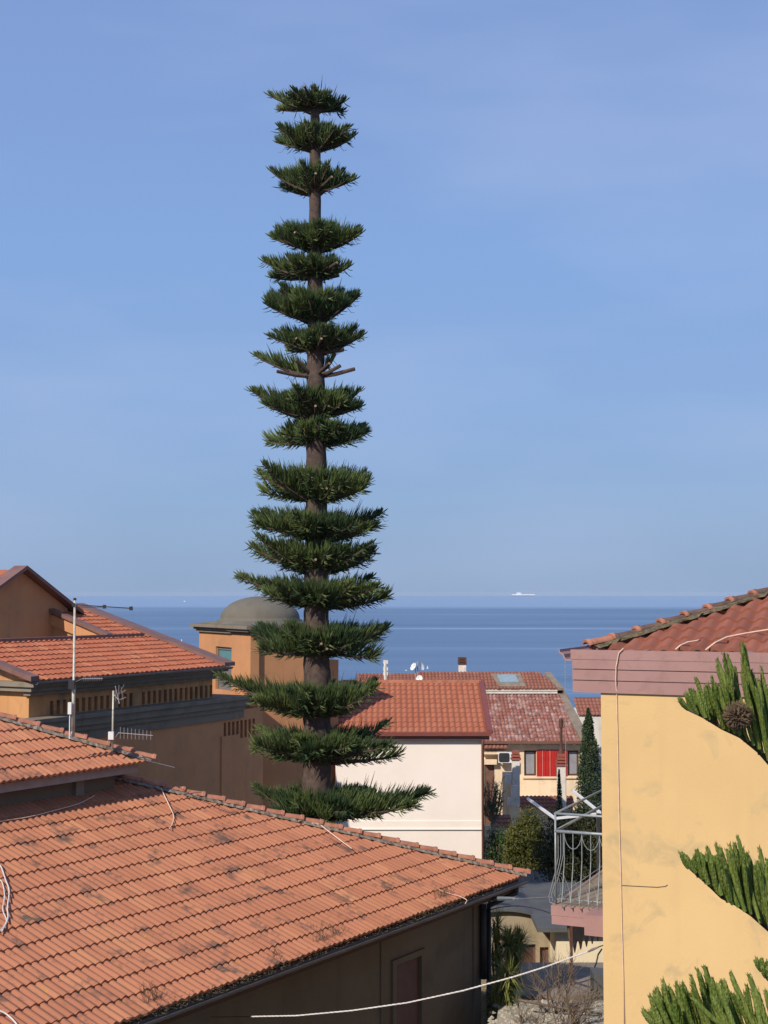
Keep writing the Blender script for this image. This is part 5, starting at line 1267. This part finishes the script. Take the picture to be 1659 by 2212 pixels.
nearbranch([(1648,2105),(1665,2120),(1690,2150),(1720,2200)], 4.5, 4.6, 60, lambda f: .05+.08*f, 104, 0)

# ================================================================== aerials on the near roof
mz = MB(); q = PY(158, 1575, 28.6); zt = PY(159, 1296, 28.6).z
mast = thing('antenna_mast', (q.x, q.y, q.z-.1), 'tall pale antenna mast standing on the near roof ridge', 'antenna')
mz.tube([q-UP*.15, Vector((q.x,q.y,PY(159,1480,28.6).z)), Vector((q.x,q.y,PY(159,1479,28.6).z)), Vector((q.x,q.y,zt))], [.036,.036,.026,.024], 8); mz.build('pole', M['galv'], mast, smooth=True)
mb = MB(); a = PY(159,1306,28.6); e2 = PY(283,1314,27.2); mb.tube([a-(e2-a)*.03,e2], .010, 5); mb.tube([a-UP*.05, a.lerp(e2,.55)-UP*.012], .006, 5)
for f in (0.0, .55, 1.0): c = a.lerp(e2, f); mb.box(c.x-.03,c.x+.03,c.y-.03,c.y+.03,c.z-.04,c.z+.035)
for f in [k/14 for k in range(1,15)]: c = a.lerp(e2, f); mb.tube([c-Vector((0,.16,0))*(1-f*.4), c+Vector((0,.16,0))*(1-f*.4)], .004, 4)
mb.tube([(q.x,q.y,zt),(q.x,q.y,zt+.04)], .035, 6); mb.build('yagi_array', M['darkmetal'], mast)
mb = MB(); c = PY(155,1479,28.5); mb.box(c.x-.06,c.x+.06,c.y-.05,c.y+.05,c.z-.09,c.z+.09); mb.build('clamp', M['darkmetal'], mast)
mb = MB(); c = PY(151,1532,28.5); mb.box(c.x-.035,c.x+.035,c.y-.04,c.y+.04,c.z-.10,c.z+.14); mb.tube([c,c-UP*.6,q], .012, 5); mb.build('junction_box', M['white'], mast)
def yagi(mb, a, e2, n, hl, r=.005, vert=True, taper=.3):
    mb.tube([a, e2], r*1.4, 5); sd_ = (e2-a).normalized(); v = UP if vert else sd_.cross(UP).normalized()
    for k in range(n): c = a.lerp(e2, (k+.5)/n); h = hl*(1-taper*k/n); mb.tube([c-v*h, c+v*h], r, 4)
mb = MB(); yagi(mb, PY(178,1466,28.4), PY(222,1466,28.2), 9, .055, .004); mb.tube([PY(159,1475,28.6), PY(178,1466,28.4)], .006, 4); mb.build('small_array', M['alu'], mast)
q = PY(243, 1602, 29.2); m2 = thing('antenna_mast', (q.x, q.y, q.z-.1), 'short antenna mast with comb-like aerial on the lower end of the roof ridge', 'antenna')
mb = MB(); mb.tube([q-UP*.15, PY(245,1492,29.2)], .021, 7); mb.build('pole', M['galv'], m2, smooth=True)
mb = MB(); yagi(mb, PY(256,1583,29.0), PY(330,1589,28.0), 9, .12, .0055); mb.tube([PY(246,1598,29.2), PY(251,1590,29.1), PY(256,1583,29.0)], .01, 5); mb.build('yagi_array', M['alu'], m2)
mb = MB(); yagi(mb, PY(249,1482,29.1), PY(258,1520,29.0), 3, .03); 
for (a, c) in (((250,1482),(250,1515)),((257,1480),(256,1520)),((262,1485),(266,1512)),((268,1479),(257,1500)),((262,1497),(272,1490)),((258,1512),(272,1506))): mb.tube([PY(a[0],a[1],29.0), PY(c[0],c[1],29.1)], .006, 4)
mb.tube([PY(246,1500,29.2), PY(256,1512,29.05)], .008, 4); mb.build('panel_array', M['alu'], m2)
mb = MB(); c = PY(240,1590,29.1); mb.box(c.x-.055,c.x+.055,c.y-.04,c.y+.04,c.z-.07,c.z+.09); mb.build('junction_box', M['white'], m2)
# rods and cables on the roofs
mb = MB(); mb.tube([PY(316,1643,29.4), PY(345,1650,29.6), PY(377,1658,29.8)], .009, 5); single(mb, 'rod', M['alu'], PY(316,1643,29.4), 'thin pale metal rod sticking out from the upper roof corner', 'rod')
def cable(pxs, fn, r, mat, label, lift=.07, cat='cable'):
    pts = [fn(a, c, lift) for a, c in pxs]; P_ = []
    for i in range(len(pts)-1):
        p0_, p1_, p2_, p3_ = pts[max(i-1,0)], pts[i], pts[i+1], pts[min(i+2,len(pts)-1)]
        for k in range(5):
            t = k/5; P_.append(0.5*((2*p1_)+(p2_-p0_)*t+(2*p0_-5*p1_+4*p2_-p3_)*t*t+(3*p1_-p0_-3*p2_+p3_)*t**3))
    P_.append(pts[-1]); mb = MB(); mb.tube(P_, r, 5); return single(mb, 'roof_cable', mat, pts[0], label, cat, smooth=True)
cable([(347,1702),(357,1722),(368,1745),(375,1762),(373,1778),(366,1790)], onA, .012, M['pinkcable'], 'pale cable bending down the big tile roof below the ridge')
cable([(0,1774),(60,1765),(120,1750),(170,1736),(205,1718)], onA, .010, M['pinkcable'], 'thin cable along the shaded roof under the upper storey wall', .06)
cable([(674,1778),(690,1781),(705,1792),(735,1815),(760,1833)], onA, .013, M['pinkcable'], 'straight pale cable dropping from the ridge below the tall tree', .10)
cable([(948,1922),(970,1930),(992,1936),(1008,1944),(1005,1952)], onA, .010, M['pinkcable'], 'short frayed pale cable near the eave above the gutter', .07)
cable([(-10,1862),(2,1872),(12,1900),(20,1925),(16,1960),(17,1985),(4,2012)], onA, .014, M['cable'], 'thick white cable curving at the left picture edge')
cable([(-12,1895),(4,1905),(10,1935),(6,1965),(14,1990),(-3,2015)], onA, .011, M['cable'], 'thinner twisted white cable beside the thick one at the left edge')
cable([(-12,2180),(10,2188),(30,2205),(45,2225)], onA, .014, M['cable'], 'white cable crossing the bottom left corner of the roof')
# twisted overhead service cable
cp0 = [PY(462,2197,24.0),PY(540,2197,23.6)]
ov = [(540,2196,23.6),(640,2194,23.1),(760,2183,22.6),(880,2166,22.0),(1000,2140,21.5),(1110,2110,21.0),(1180,2088,20.6),(1240,2066,20.2),(1275,2054,20.0)]
mb = MB(); P_ = []
for i in range(len(ov)-1):
    a, c = PY(*ov[i]), PY(*ov[i+1])
    for k in range(8): P_.append(a.lerp(c, k/8))
for s_ in (0, 2.09, 4.19):
    Q = []
    for i, p in enumerate(P_):
        for sub in range(3):
            pp = p.lerp(P_[min(i+1,len(P_)-1)], sub/3); an = (i*3+sub)*1.0+s_; Q.append(pp+Vector((0, math.cos(an), math.sin(an)))*.0062)
    mb.tube(Q, .0068, 5)
ovt = thing('service_cable', PY(1275,2054,20.0), 'twisted white overhead cable sagging between the near house and the yellow house', 'cable')
mb.build('twisted_strand', M['cable'], ovt, smooth=True)
mb = MB(); mb.tube([PY(430,2196,24.2), PY(462,2197,24.0), PY(541,2196,23.6)], .005, 4); mb.tube([PY(1292,2046,19.9),PY(1306,2041,19.8)], .008, 5)
mb.tube([PY(1300,2050,19.9),PY(1292,2062,19.95),PY(1288,2080,19.9),PY(1284,2090,19.9)], .012, 5); mb.build('hanger_wire', M['blackcable'], ovt)
mb = MB(); mb.tube([PY(1270,2056,20.0), PY(1280,2051,19.95), PY(1293,2046,19.9)], [.012,.02,.01], 7); mb.build('clamp', M['greymetal'], ovt)
# wires from the near house corner to the balcony
wq = frA.p(-0.62, -OV+0.05, 0)
mb = MB(); mb.tube([PY(1058,1944,31.3), PY(1075,1941,30.8), PY(1110,1941,29.8)], [.03,.05,.035], 6); mb.tube([PY(1110,1941,29.8), PY(1122,1942,29.6), PY(1190,1938,24.0)], .010, 5)
single(mb, 'supply_wire', M['steel'], PY(1075,1941,30.8), 'upper stiff wire from the near house corner towards the balcony', 'wire')
mb = MB(); mb.tube([PY(1056,1966,31.3), PY(1080,1960,30.6), PY(1105,1957,29.5), PY(1122,1957,28.8)], .012, 5); mb.tube([PY(1122,1957,28.8), PY(1145,1960,27), PY(1170,1966,25), PY(1190,1973,23.4)], .008, 5)
single(mb, 'supply_wire', M['blackcable'], PY(1080,1960,30.6), 'lower sagging dark wire from the near house corner', 'wire')
# dry growth on the eave of the near roof
rng = random.Random(8); mb = MB()
for i in range(4200):
    s_ = rng.choice((rng.gauss(-9.5,1.6), rng.gauss(-4.0,1.0), rng.uniform(-14,-0.5), rng.gauss(-11.5,.7))); 
    if s_ > -.2: continue
    p = frA.p(s_, rng.uniform(-.10,.06), zA-.08+abs(rng.gauss(0,.05))); d = Vector((rng.gauss(0,1),rng.gauss(0,1),abs(rng.gauss(0,1)))).normalized()*rng.uniform(.02,.07); s2 = d.orthogonal().normalized()*.008
    n_ = len(mb.v); mb.v += [p-s2, p+s2, p+d]; mb.f.append((n_,n_+1,n_+2))
o = mb.build('gutter_debris', M['dry']); props(o, 'dry moss and leaf litter in the near gutter', None, None, 'stuff')
mb = MB()
for (px, n_, h_) in ((320,16,.28),(342,10,.22),(600,10,.12),(690,14,.30),(730,12,.18),(950,14,.22),(965,10,.2)):
    for k in range(n_):
        a = px+rng.uniform(-14,14); p = onA(a, 2212-(a-253)*.36-22, .02); e2 = p+Vector((rng.uniform(-.1,.1),rng.uniform(-.1,.1),h_*rng.uniform(.6,1.2))); mb.tube([p, p.lerp(e2,.5)+Vector((rng.uniform(-.02,.02),0,0)), e2], [.003,.0025,.002], 3)
        for j in range(4): c = p.lerp(e2, rng.uniform(.3,1)); mb.tube([c, c+Vector((rng.uniform(-.05,.05),rng.uniform(-.05,.05),rng.uniform(.01,.06)))], .002, 3)
o = mb.build('dry_weeds', M['dry']); props(o, 'dry weed stalks growing from the tiles near the eave', None, None, 'stuff')

# ================================================================== small far things
def dish(c, r, d, label, name='satellite_dish'):
    c = Vector(c); d = Vector(d).normalized(); a = d.orthogonal().normalized(); b = d.cross(a); t = thing(name, (c.x, c.y, c.z-.6), label, 'satellite dish')
    mb = MB()
    for i in range(5):
        for k in range(16): rr = r*i/4; mb.v.append(c+(a*math.cos(.3927*k)+b*math.sin(.3927*k))*rr+d*(rr*rr/r*.35))
    for i in range(4):
        for k in range(16): mb.f.append((i*16+k, i*16+(k+1)%16, (i+1)*16+(k+1)%16, (i+1)*16+k))
    mb.build('reflector', M['white'], t); mb = MB(); mb.tube([c-d*.03, c-d*.1-UP*.2, c-d*.1-UP*.75], .025, 5); mb.tube([c-b*r*.9, c+d*r*1.1], .012, 4); mb.build('mount', M['alu'], t)
dish(PY(895,1441,79), .24, (-.8,-.5,.5), 'left white dish of the pair standing above the far roof'); dish(PY(908,1440,79), .24, (.75,-.5,.4), 'right white dish of the pair standing above the far roof')
dish(PY(907,1467,70), .19, (-.5,-.8,.3), 'small white dish low behind the new orange roof ridge')
Yk = 79; mb = MB(); mb.tube([(PY(902,1470,Yk).x,Yk,PY(902,1475,Yk).z),(PY(902,1470,Yk).x,Yk,PY(902,1428,Yk).z)], .03, 5)
for k in (1432,1437,1443): c = PY(902,k,Yk); mb.tube([c-Vector((.28,0,0)), c+Vector((.28,0,0))], .012, 4)
single(mb, 'antenna_mast', M['alu'], PY(902,1470,Yk), 'thin aerial between the two white dishes on the far roof', 'antenna')
Yk = 82; c = PY(833,1466,Yk); mb = MB(); mb.tube([c-UP*.4, PY(832,1440,Yk), PY(832,1426,Yk)], [.1,.1,.05], 6); 
for k in (1430,1445,1455): d_ = PY(833,k,Yk); mb.box(d_.x-.14,d_.x+.14,Yk-.05,Yk+.1,d_.z-.1,d_.z+.1)
single(mb, 'chimney_pipe', M['greywhite'], c, 'slim grey chimney pipe on the far brown roof left of the dishes', 'chimney')
# thin aerial by the pink gutter (beyond it)
Yk = 60; mb = MB(); c = PY(1221,1515,Yk); mb.tube([c-UP*4, PY(1221,1425,Yk)], .012, 4)
for k in range(1440,1500,12): d_ = PY(1221,k,Yk); mb.tube([d_-Vector((.06,0,0)), d_+Vector((.06,0,0))], .012, 4)
single(mb, 'antenna_mast', M['alu'], c, 'very thin distant aerial just left of the pink eave', 'antenna')
# hooked dark wire arm on the verge of the red shutter house
# white pergola beams behind the balcony
per = thing('pergola', (PY(1210,1780,43).x, 43, -12.5), 'white pergola beams slanting behind the balcony railing', 'pergola')
def beam(mb, a, c, w_=.035, h_=.035):
    d = (c-a).normalized(); s_ = d.cross(UP).normalized()*w_; u = s_.cross(d).normalized()*h_; mb.hexa([a-s_-u,c-s_-u,c+s_-u,a+s_-u,a-s_+u,c-s_+u,c+s_+u,a+s_+u])
mb = MB(); beam(mb, PY(1140,1725,46), PY(1202,1770,42.5)); mb.build('beam', M['white'], per)
mb = MB(); beam(mb, PY(1236,1707,46), PY(1296,1755,42.5)); mb.build('beam', M['white'], per)
mb = MB(); beam(mb, PY(1198,1768,42.5), PY(1300,1757,42.6)); mb.build('beam', M['white'], per)
mb = MB()
for (a, c) in ((1292,1753),): p = PY(a,c,42.5); mb.box(p.x-.05,p.x+.05,42.4,42.55,-12.5,p.z-.05)
mb.build('post', M['darkmetal'], per)
# ferry and boats
Ys = 17000.0; a, c = PY(1106,1285,Ys), PY(1156,1285,Ys); L_ = c.x-a.x; x0_ = a.x; bzs = SEA
ferry = thing('ship', (x0_, Ys, SEA), 'white passenger ferry far out on the horizon', 'ship')
hh = 3.0/3000*Ys
mb = MB(); mb.hexa([(x0_+8,Ys-14,SEA),(x0_+L_-2,Ys-14,SEA),(x0_+L_-2,Ys+14,SEA),(x0_+8,Ys+14,SEA),(x0_-4,Ys-14,SEA+hh*.5),(x0_+L_,Ys-14,SEA+hh*.5),(x0_+L_,Ys+14,SEA+hh*.5),(x0_-4,Ys+14,SEA+hh*.5)]); mb.build('hull', M['shipblue'], ferry)
mb = MB(); mb.box(x0_-2,x0_+L_-1,Ys-13.5,Ys+13.5,SEA+hh*.5,SEA+hh*1.35); mb.build('deck', M['shipwhite'], ferry)
mb = MB(); f0, f1 = x0_+L_*.17, x0_+L_*.42; mb.hexa([(f0,Ys-12,SEA+hh*1.35),(f1,Ys-12,SEA+hh*1.35),(f1,Ys+12,SEA+hh*1.35),(f0,Ys+12,SEA+hh*1.35),(f0+L_*.05,Ys-10,SEA+hh*2.6),(f1-L_*.06,Ys-10,SEA+hh*2.6),(f1-L_*.06,Ys+10,SEA+hh*2.6),(f0+L_*.05,Ys+10,SEA+hh*2.6)]); mb.build('superstructure', M['shipwhite'], ferry)
def boat(px, Y, ln, sail, label):
    c = PY(px, 1400, Y); c.z = SEA; t = thing('boat', (c.x, Y, SEA), label, 'boat')
    mb = MB(); mb.hexa([(c.x-ln*.35,Y-ln*.15,SEA-.1),(c.x+ln*.3,Y-ln*.15,SEA-.1),(c.x+ln*.3,Y+ln*.15,SEA-.1),(c.x-ln*.35,Y+ln*.15,SEA-.1),(c.x-ln*.5,Y-ln*.17,SEA+ln*.16),(c.x+ln*.5,Y-ln*.17,SEA+ln*.16),(c.x+ln*.5,Y+ln*.17,SEA+ln*.16),(c.x-ln*.5,Y+ln*.17,SEA+ln*.16)]); mb.build('hull', M['shipwhite'], t)
    mb = MB()
    if sail: mb.hexa([(c.x-.05,Y-.05,SEA+ln*.16),(c.x+ln*.35,Y-.05,SEA+ln*.2),(c.x+ln*.35,Y+.05,SEA+ln*.2),(c.x-.05,Y+.05,SEA+ln*.16),(c.x-.05,Y-.05,SEA+ln*1.2),(c.x+.1,Y-.05,SEA+ln*1.2),(c.x+.1,Y+.05,SEA+ln*1.2),(c.x-.05,Y+.05,SEA+ln*1.2)]); mb.build('sail', M['shipwhite'], t)
    else: mb.box(c.x-ln*.2,c.x+ln*.15,Y-ln*.12,Y+ln*.12,SEA+ln*.16,SEA+ln*.42); mb.build('cabin', M['shipwhite'], t)
boat(398, 5200, 8, False, 'tiny white boat far out left of the tall tree')
boat(391.5, 875, 1.3, True, 'tiny white sail near the orange roof slope')
boat(923, 560, 0.9, True, 'tiny white sail just right of the white dishes')
boat(877, 545, 0.8, False, 'tiny white boat just left of the white dishes')

# ================================================================== sea air
hz = bpy.data.materials.new('sea_haze'); hz.use_nodes = True; t = hz.node_tree; t.nodes.clear()
oo = t.nodes.new('ShaderNodeOutputMaterial'); pv = t.nodes.new('ShaderNodeVolumePrincipled'); pv.inputs['Color'].default_value = (0.72, 0.84, 1.0, 1); pv.inputs['Density'].default_value = 3.0e-5; pv.inputs['Anisotropy'].default_value = 0.0
t.links.new(pv.outputs[0], oo.inputs['Volume'])
mb = MB(); mb.box(-21000, 21000, -19700, 21000, SEA-1.6-1, 17.0); o = mb.build('haze', hz); props(o, 'thin blue sea haze', None, None, 'stuff')

# ------------------------------------------------------------------ groups of repeats
for o in COL.objects:
    if o.parent or 'label' not in o: continue
    g = {'cable': 'cables on roofs and walls', 'satellite dish': 'white satellite dishes on the far roofs', 'boat': 'small boats on the sea', 'antenna': 'aerial masts on the roofs', 'wire': 'wires from the near house', 'house': 'tile roofed houses', 'shrub': 'garden shrubs', 'chimney': 'free-standing chimney stacks', 'shed': 'low grey sheds'}.get(o.get('category'))
    if g and 'kind' not in o: o['group'] = g
